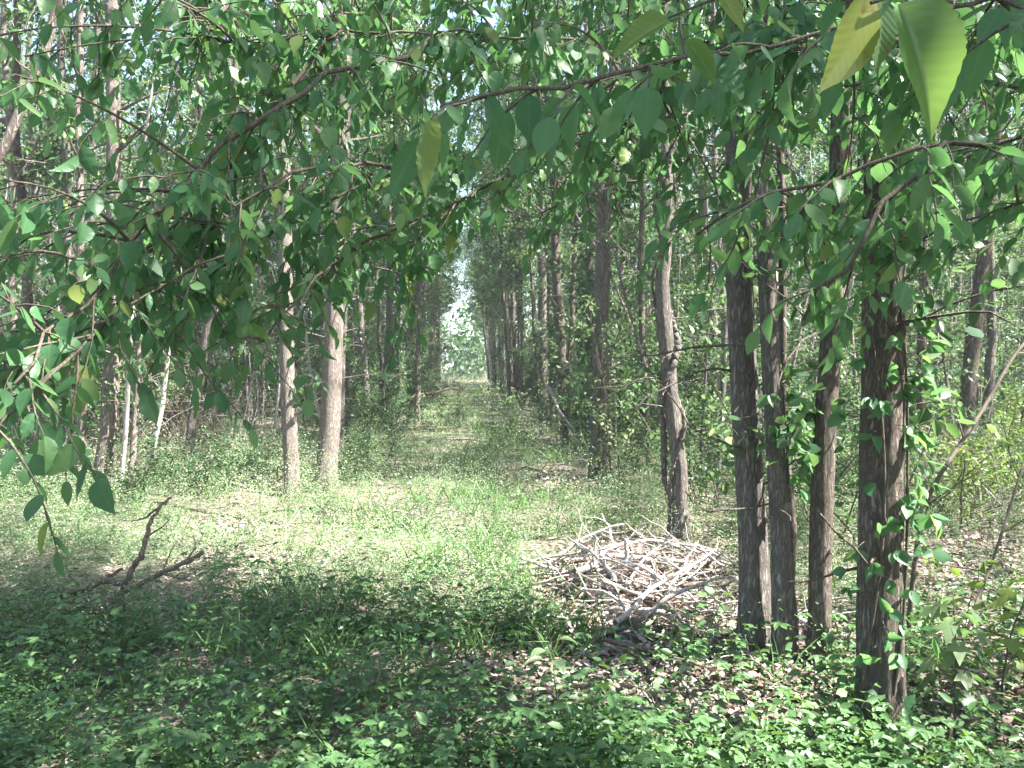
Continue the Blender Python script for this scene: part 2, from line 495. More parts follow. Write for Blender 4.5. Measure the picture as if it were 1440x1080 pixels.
def sun_mask(p):
    """True for the leaves that stay; the shadow falls along -S"""
    z = p[:, 2]
    t = z / S[2]
    g = p - S[None] * t[:, None]
    g[:, 2] = 0
    px, py, dz = PIX(g)
    T = light_share(px, py, dz)
    nv = fbm(g[:, 0] * 1.7, g[:, 1] * 1.7, 41, 3)
    nv = .55 * nv + .45 * fbm(g[:, 0] * 4.5, g[:, 1] * 4.5, 43, 2)
    u = np.clip(0.5 + (nv - 0.5) * 2.8, 0.001, 0.999)
    lit = u < T
    drop = lit & (rng.random(len(p)) < 0.965)
    for q in SHAFTS:
        r = p - np.array(q[:3])
        a_ = r @ S
        dd = np.linalg.norm(r - a_[:, None] * S[None], axis=1)
        drop |= (dd < q[3]) & (a_ > 0.3) & (rng.random(len(p)) < 0.97)
    dark = T < 0.15
    # crown leaves kept above the low boughs to put them in shade
    for zc in (2.0, 2.5):
        h = p - S[None] * ((z - zc) / S[2])[:, None]
        over = (z > zc + .6) & (h[:, 0] > -1.9) & (h[:, 0] < 2.3) & (h[:, 1] > .9) & (h[:, 1] < 3.5)
        drop &= ~(over & (rng.random(len(p)) < .9))
    return ~drop, dark


# ------------------------------------------------------------------ ground
xs = np.unique(np.concatenate([np.linspace(-260, -14, 24), np.linspace(-14, 14, 141), np.linspace(14, 260, 24)]))
ys = np.unique(np.concatenate([np.linspace(-60, -2, 12), np.linspace(-2, 26, 141), np.linspace(26, 400, 40)]))
X, Y = np.meshgrid(xs, ys)
V = np.stack([X, Y, gz(X, Y)], -1).reshape(-1, 3)
nx = len(xs)
i = np.arange(len(ys) - 1)[:, None]; j = np.arange(nx - 1)[None]
Fq = np.stack([i * nx + j, i * nx + j + 1, (i + 1) * nx + j + 1, (i + 1) * nx + j], -1).reshape(-1, 4)
ob('ground', mesh_np('ground', V, Fq.ravel(), 4, M['ground']), kind='structure')


# ------------------------------------------------------------------ trees
def grow(trunk_pts, r0, H, z0, nb, nleaf, leaf_size, deadn=10, seed=0, sides=10, ridge=0.0, rings=None, spreadL=(0.8, 2.0), ivy=0, flare=0.45, low=0, r_end=0.25):
    """returns wood, leaves in the coordinates of trunk_pts"""
    P = [np.array(q, float) for q in trunk_pts]
    if P[-1][2] < H:
        d = nrmz(P[-1] - P[-2]) * 0.5 + np.array([0, 0, 0.8])
        while P[-1][2] < H:
            d = nrmz(nrmz(d + rng.normal(0, 0.06, 3)) + np.array([0, 0, 0.25]))
            P.append(P[-1] + d * 0.9)
    P = np.array(P)
    # resample by height
    n_ = rings or max(10, int((P[-1][2] - P[0][2]) * 2.2))
    seg = np.concatenate([[0], np.cumsum(np.linalg.norm(np.diff(P, axis=0), axis=1))])
    if ridge:
        s_ = np.concatenate([np.linspace(0, 0.6, 12, endpoint=False), np.linspace(0.6, min(6.5, seg[-1]), 75, endpoint=False), np.linspace(min(6.5, seg[-1] - .01), seg[-1], 14)])
    else:
        s_ = np.concatenate([[0, 0.12, 0.3], np.linspace(0.6, seg[-1], n_)])
    Q = np.stack([np.interp(s_, seg, P[:, k]) for k in range(3)], -1)
    # small kinks
    if not ridge:
        Q[2:, :2] += rng.normal(0, 0.012, (len(Q) - 2, 2))
    tt = s_ / seg[-1]
    rad = r0 * (1 - (1 - r_end) * tt ** 1.1)
    wd = Wood(); lv = Leaves()
    base = Q.copy(); base[0, 2] -= 0.15
    wd.tube(base, rad, sides, ridge=ridge, seed=seed, flare=flare)
    Lh = Q[-1, 2] - Q[0, 2]
    def at_z(z):
        k = np.interp(z, Q[:, 2], np.arange(len(Q)))
        i = min(int(k), len(Q) - 2)
        return Q[i] * (1 - (k - i)) + Q[i + 1] * (k - i), np.interp(z, Q[:, 2], rad)
    nb_l = max(1, nb)
    per = nleaf / nb_l
    for b_ in range(nb):
        z = z0 + (Lh - z0) * (b_ + rng.random()) / nb
        p, r = at_z(z + Q[0, 2])
        az = rng.random() * 2 * math.pi
        el = rng.uniform(0.15, 0.9)
        L = rng.uniform(*spreadL) * (1.15 - 0.5 * abs((z - z0) / (Lh - z0) - 0.4))
        d = np.array([math.cos(az) * math.cos(el), math.sin(az) * math.cos(el), math.sin(el)])
        B = curve(p, d, L, 6, (0, 0, 0.1), 0.14)
        rb = min(r * 0.45, 0.008 + 0.012 * L)
        wd.tube(B, np.linspace(rb, 0.004, 7), 5)
        nt_ = 4
        for k in range(nt_):
            q, dq = along(B, 0.25 + 0.75 * (k + rng.random()) / nt_)
            dd = nrmz(dq * 0.7 + rng.normal(0, 0.5, 3) + np.array([0, 0, -0.1]))
            tw = curve(q, dd, L * rng.uniform(0.25, 0.5), 4, (0, 0, -0.25), 0.15)
            wd.tube(tw, np.linspace(0.006, 0.002, 5), 3)
            spray(lv, tw, int(per / (nt_ + 1)) + 1, leaf_size, 0.1, 0.07)
        spray(lv, B, int(per / (nt_ + 1)) + 1, leaf_size, 0.3, 0.09)
    for b_ in range(deadn):
        z = rng.uniform(0.7, max(1.2, z0 + 1.5))
        p, r = at_z(z + Q[0, 2])
        az = rng.random() * 2 * math.pi
        d = np.array([math.cos(az), math.sin(az), rng.uniform(-0.1, 0.6)])
        L = rng.uniform(0.25, 1.0)
        B = curve(p, d, L, 5, (0, 0, 0.0), 0.22)
        wd.tube(B, np.linspace(0.008, 0.003, 6), 4)
        if rng.random() < 0.6:
            q, dq = along(B, 0.5)
            wd.tube(curve(q, dq + rng.normal(0, .6, 3), L * .5, 3, (0, 0, 0), .2), np.linspace(0.004, 0.002, 4), 3)
    if ivy:
        n = ivy
        z = rng.random(n) ** 0.9 * (5.0) + 0.2
        k = np.interp(z, Q[:, 2] - Q[0, 2], np.arange(len(Q)))
        ii = np.minimum(k.astype(int), len(Q) - 2)
        f = (k - ii)[:, None]
        c = Q[ii] * (1 - f) + Q[ii + 1] * f
        a_ = rng.random(n) * 2 * math.pi
        rr = np.interp(z, Q[:, 2] - Q[0, 2], rad) + 0.01 + rng.random(n) * 0.12 * (0.4 + vn(z * 1.2, a_ * 0, int(seed) + 3))
        o = np.stack([np.cos(a_), np.sin(a_), 0 * a_], -1)
        lv.add(c + o * rr[:, None], o * 0.6 + rng.normal(0, .5, (n, 3)) - np.array([0, 0, .5]), o + rng.normal(0, .4, (n, 3)), leaf_size * rng.uniform(.6, 1.0, n))
    if low:
        for b_ in range(low):
            z = rng.uniform(0.8, z0)
            p, r = at_z(z + Q[0, 2])
            az = rng.random() * 2 * math.pi
            B = curve(p, (math.cos(az), math.sin(az), 0.5), rng.uniform(0.3, 0.9), 5, (0, 0, -0.2), 0.12)
            wd.tube(B, np.linspace(0.006, 0.002, 6), 4)
            spray(lv, B, 26, leaf_size, 0.15, 0.05)
    return wd, lv


def tree_object(name, origin, wd, lv, bark, leafm, label=None, cat='tree', group=None, carve=False, T=T_MID, extra_dark=1, wide=1.0):
    root = ob(name, None, loc=origin, label=label, category=cat, group=group)
    root.empty_display_size = 0.2
    ob('trunk', wd.mesh('trunk', bark, origin), root)
    if lv.p:
        mask = None
        if carve:
            p, d, nn, sz, r = lv.cat()
            keep, dark = sun_mask(p)
            high = p[:, 2] > 2.3
            keep = keep | ~high
            dk = dark & (p[:, 2] > 3.0)
            if extra_dark and dk.any():
                for _ in range(extra_dark):  # crown leaves doubled to thicken the shade wanted below
                    lv.add(p[dk] + rng.normal(0, 0.16, (dk.sum(), 3)), d[dk], nn[dk], sz[dk])
                keep = np.concatenate([keep] + [np.ones(dk.sum(), bool)] * extra_dark)
            mask = keep
        ob('crown', lv.mesh('crown', T, leafm, origin, mask, wide), root)
    return root


def px_trunk(pts, d):
    """pts: (px,py) from base upward; the base sits on the ground at distance d"""
    out = []
    for i, (x_, y_) in enumerate(pts):
        p = W(x_, y_, d)
        if i == 0:
            p[2] = float(gz(p[0], p[1]))
        out.append(p)
    return out


# points on trunks given a beam of sun through cleared leaves
for (x_, y_, d, r_) in [(470, 420, 9.6, .30), (470, 500, 9.6, .28), (466, 570, 9.6, .25), (482, 200, 9.6, .3), (405, 540, 9.3, .26), (402, 600, 9.3, .25), (400, 250, 9.3, .28),
                        (160, 215, 9.0, .35), (160, 300, 9, .3), (158, 480, 9, .3), (150, 640, 9, .35), (130, 690, 9, .35), (110, 650, 9, .25), (930, 350, 7.1, .2), (940, 480, 7.1, .25), (40, 130, 4.1, .25), (20, 200, 4.1, .25),
                        (310, 360, 11, .3), (300, 420, 11, .3), (90, 300, 10.5, .25)]:
    q = W(x_, y_, d)
    SHAFTS.append((*q, r_))

NEAR = [
    # pts (px,py), depth, width px, bark, label, options
    ([(1240, 1045), (1238, 850), (1240, 600), (1243, 300), (1246, 0)], 3.35, 70, 'bark_dark', 'thickest dark ridged tree trunk nearest the camera, creeper leaves up its bark', dict(ridge=.10, sides=44, z0=3.4)),
    ([(1063, 918), (1060, 780), (1047, 560), (1040, 400), (1036, 100)], 4.35, 46, 'bark_grey', 'straight ridged trunk, leftmost stem of the clump beside the litter patch', dict(ridge=.07, sides=36, z0=3.2)),
    ([(1103, 938), (1098, 760), (1086, 560), (1078, 380), (1066, 60)], 4.2, 31, 'bark_grey', 'thin leaning stem in the middle of the clump, with leaf tuft at mid height', dict(ridge=.06, sides=30, z0=3.2)),
    ([(1117, 905), (1114, 760), (1106, 600), (1100, 400), (1096, 60)], 4.55, 14, 'bark_dark', 'thinnest dark stem hidden behind the middle stem of the clump', dict(sides=14, z0=3.2)),
    ([(1152, 945), (1154, 760), (1161, 580), (1176, 380), (1186, 60)], 4.15, 36, 'bark_dark', 'dark trunk leaning outwards on the side of the clump facing the thickest tree', dict(ridge=.07, sides=32, z0=3.2)),
    ([(958, 752), (956, 660), (944, 560), (936, 470), (931, 400), (938, 320), (936, 180)], 7.1, 25, 'bark_grey', 'crooked tree wrapped by a thick woody vine behind the brush pile', dict(ridge=.09, sides=26, z0=3.4)),
    ([(836, 672), (838, 560), (842, 420), (846, 250), (845, 60)], 10.6, 17, 'bark_grey', 'greyish trunk of the close pair beside the bare earth patch, the paler one', dict(ridge=.05, sides=18)),
    ([(853, 676), (852, 600), (851, 500), (853, 380), (860, 100)], 10.4, 13, 'bark_dark', 'reddish dark trunk pressed against its paler pair beside the bare earth patch', dict(sides=14)),
    ([(796, 618), (790, 520), (784, 420), (780, 250)], 15.6, 17, 'bark_dark', 'dark trunk with a flared foot where a pale dead pole leans', dict(sides=14)),
    ([(765, 590), (764, 500), (762, 380), (760, 200)], 19.5, 15, 'bark_grey', 'leafy-sided trunk in the row edging the path before the dark trio', dict(sides=12, ivy=500)),
    ([(777, 598), (775, 520), (772, 420), (768, 200)], 18.5, 9, 'bark_grey', 'slim pale stem touching the leafy-sided trunk in the path row', dict(sides=10)),
    ([(412, 697), (407, 600), (403, 500), (402, 400), (397, 60)], 9.3, 25, 'bark_pale', 'slim sunlit trunk with a dark ring, one of two beside the sunny patch', dict(ridge=.05, sides=24)),
    ([(457, 692), (464, 600), (468, 500), (473, 380), (486, 60)], 9.6, 33, 'bark_pale', 'broad pale sunlit trunk leaning slightly over the sunny patch', dict(ridge=.05, sides=28)),
    ([(476, 655), (480, 560), (483, 450), (490, 300)], 11.6, 13, 'bark_grey', 'narrow brown stem just behind the broad pale sunlit trunk', dict(sides=12)),
    ([(586, 590), (588, 500), (590, 400), (596, 200)], 18.5, 10, 'bark_pale', 'slender ivy-clad stem rising from green scrub beside the path', dict(sides=10, ivy=900)),
    ([(548, 592), (546, 500), (548, 400), (545, 200)], 18.8, 12, 'bark_grey', 'slim twisted grey tree standing in scrub left behind the fallen limb', dict(sides=10, ivy=200)),
    ([(140, 705), (152, 610), (158, 500), (160, 350), (160, 180), (158, 40)], 9.0, 27, 'bark_pale', 'sunlit pale trunk with a wide foot amid dry brushwood', dict(ridge=.06, sides=28, flare=.7)),
    ([(104, 706), (112, 660), (119, 620), (117, 500), (112, 380)], 8.9, 13, 'bark_pale', 'thin bent stem close beside the wide-footed pale trunk', dict(sides=12)),
    ([(262, 655), (275, 560), (292, 470), (308, 390), (318, 320)], 11.5, 15, 'bark_grey', 'dark leaning trunk among dry brush between the pale trunk and the sunny pair', dict(sides=12)),
    ([(88, 640), (92, 500), (96, 330), (90, 180), (88, 70)], 10.8, 15, 'bark_grey', 'tall grey trunk with bare forked twigs behind the wide-footed pale trunk', dict(sides=14)),
    ([(22, 640), (20, 450), (18, 300), (12, 150), (4, 60)], 9.5, 12, 'bark_pale', 'slender pale pole at the very edge of the wood', dict(sides=12)),
    ([(48, 640), (42, 500), (40, 400), (28, 260), (20, 200)], 11.0, 17, 'bark_dark', 'dark trunk tilted outwards at the edge of the wood beside pale pole', dict(sides=12)),
    ([(132, 640), (128, 470), (130, 300), (134, 100)], 12.5, 11, 'bark_grey', 'spotted thin stem just inside of the tall grey trunk', dict(sides=10, ivy=200)),
    ([(1352, 640), (1362, 540), (1372, 450), (1388, 330), (1400, 200)], 10.5, 24, 'bark_dark', 'leaning dark trunk rising behind the yellow-green feathery shrub', dict(sides=16, ridge=.05)),
    ([(1292, 700), (1294, 600), (1298, 450), (1304, 280)], 9.8, 15, 'bark_dark', 'straight dark trunk seen just past the thickest tree', dict(sides=12)),
    ([(1010, 690), (1014, 600), (1020, 480), (1010, 300)], 9.2, 11, 'bark_grey', 'lean brown stem with shreddy bark between the vine tree and the clump', dict(sides=10)),
    ([(912, 640), (908, 520), (900, 400), (905, 250)], 12.2, 11, 'bark_dark', 'thin dark tree in the undergrowth behind the crooked vine tree', dict(sides=10)),
]
near_xy = []
for k, (pts, d, wpx, bark, label, o) in enumerate(NEAR):
    P = px_trunk(pts, d)
    r0 = wpx / 2 / F * d * .88
    near_xy.append((P[0][0], P[0][1]))
    z0 = o.get('z0', 3.0 if d < 14 else 4.5)
    far = d > 14
    wd, lv = grow(P, r0, 10.5 + rng.random() * 2, z0, 26 if not far else 22, 4200 if not far else 3600, 0.085, deadn=10, seed=k * 1.37, sides=o.get('sides', 10), ridge=o.get('ridge', 0),
                  ivy=o.get('ivy', 0), flare=o.get('flare', .95 if o.get('ridge') else .4), low=3, r_end=0.35)
    root = tree_object('forest_tree', P[0], wd, lv, M[bark], M['leaf'], label, carve=(d < 17), T=T_MID)
    if k == 0:
        first_tree = (P, r0)
    if k == 5:
        vine_tree = (P, r0)
    if k == 2:
        clump_mid = (P, r0)

# trees on both sides that stand outside the picture or behind the near ones, and whose crowns shade the glade
SHADE = []
for xr in (1.9, 4.9, 7.9, 10.9, 13.9, 17.0):
    for yr in np.arange(-5.5, 18.5, 3.0):
        SHADE.append((xr + rng.normal(0, .25), yr + rng.normal(0, .4)))
for xr in (-5.2, -8.2, -2.0):
    for yr in np.arange(-5.5, 18.5, 3.0):
        SHADE.append((xr + rng.normal(0, .25), yr + rng.normal(0, .4)))
cnt = 0
for (x_, y_) in SHADE:
    px, py, dz = PIX(np.array([x_, y_, 0.0]))
    px, dz = px[0], dz[0]
    inview = dz > 1 and -60 < px < 1500
    if any((x_ - a_) ** 2 + (y_ - b_) ** 2 < 1.3 ** 2 for a_, b_ in near_xy):
        continue
    if abs(x_) < 1.4:
        continue
    if inview and (dz < 8.5 or (330 < px < 700)):
        continue
    if abs(x_) < 3 and y_ < 3 and (x_ * x_ + y_ * y_) < 4:
        continue
    gx = np.array([x_, y_, float(gz(x_, y_))])
    P = [gx, gx + np.array([rng.normal(0, .05), rng.normal(0, .05), 2.0])]
    r0 = rng.uniform(0.06, 0.12)
    dense = (y_ < 6)
    wd, lv = grow(P, r0, 10 + rng.random() * 3, 3.0, 26, 4600 if dense else 3600, 0.09, deadn=8, seed=cnt, sides=10, low=2)
    tree_object('forest_tree', P[0], wd, lv, M[['bark_grey', 'bark_dark', 'bark_pale'][cnt % 3]], M['leaf'],
                'slender tree of the plantation standing back from the glade, among its like', group='plantation trees around the glade', carve=True, T=T_MID)
    cnt += 1
    near_xy.append((x_, y_))
print('shade trees', cnt)

# ------------------------------------------------------------------ deep wood: eight kinds of tree, copied
VARS = []
for v in range(9):
    o0 = np.array([0.0, 0, 0])
    lean = rng.normal(0, 0.10, 2)
    P = [o0, np.array([lean[0], lean[1], 2.0]), np.array([lean[0] * 2.2, lean[1] * 2.2, 4.5])]
    wd, lv = grow(P, rng.uniform(0.07, 0.12), 10.5 + 2 * rng.random(), 1.9, 38, 9000, 0.10, deadn=12, seed=50 + v, sides=8, ivy=(900 if v % 3 == 0 else 250), low=18, spreadL=(0.7, 1.8))
    VARS.append((wd.mesh('trunk', M[['bark_grey', 'bark_dark', 'bark_pale'][v % 3]]), lv.mesh('crown', T_FAR, M['leaf'])))


for v in range(4):
    lean = rng.normal(0, 0.12, 2)
    P = [np.zeros(3), np.array([lean[0], lean[1], 2.0]), np.array([lean[0] * 2.2, lean[1] * 2.2, 4.5])]
    wd, lv = grow(P, rng.uniform(0.052, 0.080), 11 + 2 * rng.random(), 4.2, 32, 7000, 0.10, deadn=22, seed=80 + v, sides=9, ivy=(1500 if v == 3 else 60), low=(0, 2, 3, 6)[v], spreadL=(0.8, 2.1))
    VARS.append((wd.mesh('trunk', M[['bark_grey', 'bark_dark', 'bark_dark', 'bark_grey'][v]]), lv.mesh('crown', T_FAR, M['leaf'])))


def place_tree(v, x_, y_, s, label, group):
    r_ = ob('forest_tree', None, loc=(x_, y_, float(gz(x_, y_)) - 0.03), label=label, category='tree', group=group)
    r_.rotation_euler = (0, 0, rng.random() * 6.28); r_.scale = (s, s, s * rng.uniform(.92, 1.1))
    ob('trunk', VARS[v][0], r_); ob('crown', VARS[v][1], r_)


cnt = 0
rowsx = [-1.95 - 3.0 * k for k in range(14)] + [1.85 + 3.0 * k for k in range(15)]
cand = []
for xr in rowsx:
    step = 1.15 if abs(xr) < 3 else 2.9
    for yr in np.arange(9.5 if abs(xr) > 3 else (12.6 if xr > 0 else 14.5), 62, step):
        x_ = xr + (.25 if xr > 0 else -.15) * (yr < 22) + rng.normal(0, .14 if abs(xr) < 3 else .35); y_ = yr + rng.normal(0, .4)
        px, py, dz = PIX(np.array([x_, y_, 0.0]))
        if not (-90 < px[0] < 1530) or rng.random() < 0.10:
            continue
        if any((x_ - a_) ** 2 + (y_ - b_) ** 2 < (.7 if abs(xr) < 3 else 1.2) ** 2 for a_, b_ in near_xy):
            continue
        cand.append((dz[0] * (0.35 if abs(xr) < 3 else 1), x_, y_))
cand.sort()
for _, x_, y_ in cand[:245]:
    if abs(x_) < 3:
        lab, grp = 'slender trunk in the long straight row that edges the grassy path far off', 'trees lining the far path'
    elif x_ < 0:
        lab, grp = 'thin grey-brown tree inside the shady wood on the side of the fallen branch', 'trees inside the shady wood'
    else:
        lab, grp = 'thin grey-brown tree inside the brighter wood on the side of the brush pile', 'trees inside the brighter wood'
    place_tree(int(rng.integers(9, 13)) if abs(x_) < 3 else int(rng.integers(0, 9)), x_, y_, rng.uniform(.85, 1.15), lab, grp)
    cnt += 1
print('deep trees', cnt, 'of', len(cand))


# ------------------------------------------------------------------ undergrowth
def shrub(h, nst, nl, size, spread=0.5, bare=0.0, down=.2):
    wd = Wood(); lv = Leaves()
    for s_ in range(nst):
        az = rng.random() * 6.28
        B = curve((rng.normal(0, .12), rng.normal(0, .12), -.05), (math.cos(az) * spread, math.sin(az) * spread, 1), h * rng.uniform(.55, 1.05), 7, (0, 0, .1), .13)
        wd.tube(B, np.linspace(.011, .003, 8), 5)
        for k in range(6):
            q, dq = along(B, .2 + .8 * (k + rng.random()) / 6)
            a2 = rng.random() * 6.28
            tw = curve(q, dq * .4 + np.array([math.cos(a2), math.sin(a2), .2]), h * rng.uniform(.12, .35), 4, (0, 0, -.2), .18)
            wd.tube(tw, np.linspace(.005, .0015, 5), 3)
            if rng.random() > bare:
                spray(lv, tw, max(2, int(nl / (nst * 6))), size, .05, .045, down)
    return wd, lv


SH = []
for v, (h, nst, nl, size, sp, mt) in enumerate([(2.6, 6, 2200, .07, .35, 'shrub_leaf'), (1.7, 7, 2200, .06, .5, 'shrub_leaf'), (3.4, 5, 2400, .075, .3, 'leaf'), (1.1, 8, 1800, .055, .8, 'shrub_leaf'), (2.2, 5, 1500, .06, .5, 'yellow_leaf')]):
    wd, lv = shrub(h, nst, nl, size, sp)
    SH.append((wd.mesh('stems', M['twig']), lv.mesh('leaves', T_FAR, M[mt])))
ns = 0
tries = 0
while ns < 292 and tries < 9000:
    tries += 1
    y_ = 8.0 + 40 * rng.random() ** 1.5
    x_ = rng.uniform(-.62 * y_ - 1, .74 * y_ + 1)
    if ns < 80:
        y_ = rng.uniform(13.5, 42)
        x_ = (-1.55 - rng.random() * 1.9) if ns % 2 else (2.6 + rng.random() * 1.6)
    elif -2.1 - .02 * y_ < x_ < 2.0 + .01 * y_:
        continue
    if x_ < 0 and y_ < 11.5:
        continue
    if x_ > 0 and y_ < 10 and x_ < 3.2:
        continue
    v = int(rng.choice([0, 1, 2, 3, 4], p=[.27, .25, .22, .16, .10]))
    if y_ < 12 and v == 2:
        continue
    if ns < 80:
        v = int(rng.choice([0, 1, 2, 3]))
    g_ = 'shrubs under the shady wood' if x_ < 0 else 'shrubs under the brighter wood'
    lab = ['small-leaved green bush growing under thin trees of the shady wood', 'small-leaved green bush growing under thin trees of the brighter wood'][int(x_ > 0)]
    s = rng.uniform(.75, 1.25)
    r_ = ob('woodland_shrub', None, loc=(x_, y_, float(gz(x_, y_))), label=lab, category='shrub', group=g_)
    r_.rotation_euler = (0, 0, rng.random() * 6.28); r_.scale = (s, s, s)
    ob('stems', SH[v][0], r_); ob('leaves', SH[v][1], r_)
    ns += 1

# dry thicket of bare twigs
DB = []
for v in range(4):
    wd = Wood()
    for s_ in range(20):
        az = rng.random() * 6.28
        p0 = (rng.normal(0, .35), rng.normal(0, .35), -.03)
        h = rng.uniform(.5, 1.7)
        B = curve(p0, (math.cos(az) * .7, math.sin(az) * .7, rng.uniform(.4, 1.6)), h, 6, (0, 0, -.1), .2)
        wd.tube(B, np.linspace(rng.uniform(.006, .013), .002, 7), 4)
        for k in range(3):
            q, dq = along(B, rng.uniform(.3, .9))
            wd.tube(curve(q, dq + rng.normal(0, .7, 3), h * .35, 4, (0, 0, 0), .2), np.linspace(.004, .0015, 5), 3)
    DB.append(wd.mesh('dry_brush', M['deadwood'] if v % 2 else M['brownwood']))
for k in range(26):
    if k < 16:
        y_ = rng.uniform(9.5, 16); x_ = -2.6 - rng.random() * (y_ * .62 - 2.4)
        lab, grp = 'thicket of dry bare twigs under the shady wood behind the sunlit trunks', 'dry thickets under the shady wood'
    else:
        y_ = rng.uniform(7.5, 15); x_ = 2.5 + rng.random() * (y_ * .6 - 2)
        lab, grp = 'thicket of dry bare twigs among bushes of the brighter wood', 'dry thickets under the brighter wood'
    o = ob('dry_brush', DB[int(rng.integers(0, 4))], loc=(x_, y_, float(gz(x_, y_))), label=lab, category='brushwood', group=grp)
    o.rotation_euler = (0, 0, rng.random() * 6.28); s = rng.uniform(.7, 1.2); o.scale = (s, s, s)

# thin poles and whips between the trees
PO = []
for v in range(6):
    H_ = rng.uniform(3.0, 6.5)
    wd = Wood(); lv = Leaves()
    B = curve((0, 0, -.05), (rng.normal(0, .12), rng.normal(0, .12), 1), H_, 14, (0, 0, .1), .035)
    wd.tube(B, np.linspace(rng.uniform(.018, .046), .008, 15), 7)
    for k in range(22):
        q, dq = along(B, rng.uniform(.12, 1))
        az = rng.random() * 6.28
        tw = curve(q, (math.cos(az), math.sin(az), rng.uniform(.1, .9)), rng.uniform(.25, .8), 5, (0, 0, -.1), .15)
        wd.tube(tw, np.linspace(.006, .002, 6), 4)
        if rng.random() < .6:
            spray(lv, tw, 34, .07, .2, .05)
    PO.append((wd.mesh('stem', M[['bark_pale', 'bark_grey', 'deadwood'][v % 3]]), lv.mesh('leaves', T_FAR, M['shrub_leaf'])))
k = 0
while k < 170:
    y_ = rng.uniform(8.3, 24); x_ = rng.uniform(-.62 * y_, .72 * y_)
    if -2.3 < x_ < 2.4 or (-3.6 < x_ < 0 and y_ < 12.5) or (x_ > 0 and y_ < 9 and x_ < 3):
        continue
    k += 1
    left = x_ < 0
    r_ = ob('sapling', None, loc=(x_, y_, float(gz(x_, y_))), label='whip-thin sapling between the larger trunks of the ' + ('shady wood' if left else 'brighter wood'), category='sapling',
            group='saplings of the shady wood' if left else 'saplings of the brighter wood')
    v = int(rng.integers(0, 6)); r_.rotation_euler = (rng.normal(0, .06), rng.normal(0, .06), rng.random() * 6.28)
    ob('stem', PO[v][0], r_); ob('leaves', PO[v][1], r_)

# far wood as one mass of leaves
lv = Leaves()
n_ = 90000
th = rng.uniform(-.72, .82, n_); rr = rng.uniform(62, 95, n_)
x_ = np.sin(th) * rr * 1.0; y_ = np.cos(th) * rr
edge = np.clip((np.abs(x_ - 0.2) - 1.0) / 3.0, 0, 1)
rr = np.where(edge < 1, rr - 8 * rng.random(n_), rr)
hmax = 5.0 + 11 * edge + 3 * vn(x_ * .25, y_ * .25, 5)
z_ = rng.random(n_) * hmax
dn = fbm(x_ * .5 + z_ * .1, z_ * .5, 6)
kp = dn > .40
x_, y_, z_ = x_[kp], y_[kp], z_[kp]
k = len(x_)
lv.add(np.stack([x_, y_, z_], -1), rng.normal(0, 1, (k, 3)), rng.normal(0, .6, (k, 3)) + np.array([0, 0, .7]), rng.uniform(.25, .6, k))
ob('distant_woodland', lv.mesh('distant_woodland', T_FAR, M['leaf']), kind='stuff', label='mass of far leafy woodland closing the end of the path', category='woodland')


# ------------------------------------------------------------------ ground cover
def field(n, ymin, ymax, dens, pw=1.0):
    """random ground points within sight, thinned by dens(px,py,x,y)"""
    y_ = ymin + (ymax - ymin) * rng.random(n) ** pw
    x_ = rng.uniform(-.68, .80, n) * (y_ + .8)
    px, py, dz = PIX(np.stack([x_, y_, 0 * x_], -1))
    k = rng.random(n) < dens(px, py, x_, y_)
    return x_[k], y_[k], px[k], py[k]


def bare(px, py, x_, y_):
    """0..1 how much dry litter shows instead of green"""
    b = np.zeros_like(px)
    fg = np.where((py > 830) & (px < 700), .45, 1.0)
    for cx, cy, rx, ry, v in [(900, 830, 170, 80, .95), (860, 940, 240, 45, .85), (1040, 980, 200, 100, .85), (1130, 900, 110, 60, .8), (1380, 860, 130, 110, .75), (1400, 980, 120, 90, .6),
                              (790, 680, 60, 22, .8), (350, 740, 90, 12, .6), (330, 800, 110, 22, .5), (490, 850, 40, 14, .5), (1030, 740, 90, 40, .5), (1300, 780, 150, 30, .7), (560, 700, 50, 14, .5)]:
        q = ((px - cx) / rx) ** 2 + ((py - cy) / ry) ** 2
        b = np.maximum(b, v * np.clip(1.6 - 1.3 * q, 0, 1))
    nz = fbm(x_ * 1.1, y_ * 1.1, 77)
    return np.clip(b + (nz - .52) * 1.0 * fg, 0, 1)


GZ = lambda x_, y_: gz(x_, y_)


def tufts(n, ymin, ymax, dens, pw, nleaf, h, size, spread, mat, T, name, label, up=.8, dirup=.2, wide=1.0, stem=False):
    x_, y_, px, py = field(n, ymin, ymax, dens, pw)
    m = len(x_)
    hh = h[0] + (h[1] - h[0]) * rng.random(m) * (0.5 + fbm(x_ * .8, y_ * .8, 12))
    rep = lambda a_: np.repeat(a_, nleaf)
    k = m * nleaf
    lx = rep(x_) + rng.normal(0, spread, k); ly = rep(y_) + rng.normal(0, spread, k)
    frac = rng.random(k) ** .7
    lz = GZ(lx, ly) + .01 + rep(hh) * frac
    az = rng.random(k) * 6.28
    d = np.stack([np.cos(az), np.sin(az), rng.normal(dirup, .35, k)], -1)
    nn = np.stack([rng.normal(0, .45, k), rng.normal(0, .45, k), np.full(k, up)], -1)
    sc_ = size * rng.uniform(.55, 1.2, k) * (1 + .03 * np.maximum(ly - 8, 0))
    lv = Leaves()
    tone = np.clip(.55 * rep(fbm(x_ * .9, y_ * .9, 31)) + .25 * rep(rng.random(m)) + .3 * rng.random(k) - .05, 0, 1)
    lv.add(np.stack([lx, ly, lz], -1), d, nn, sc_, tone)
    print(name, k)
    return ob(name, lv.mesh(name, T, mat, wide=wide), kind='stuff', label=label, category='ground cover')


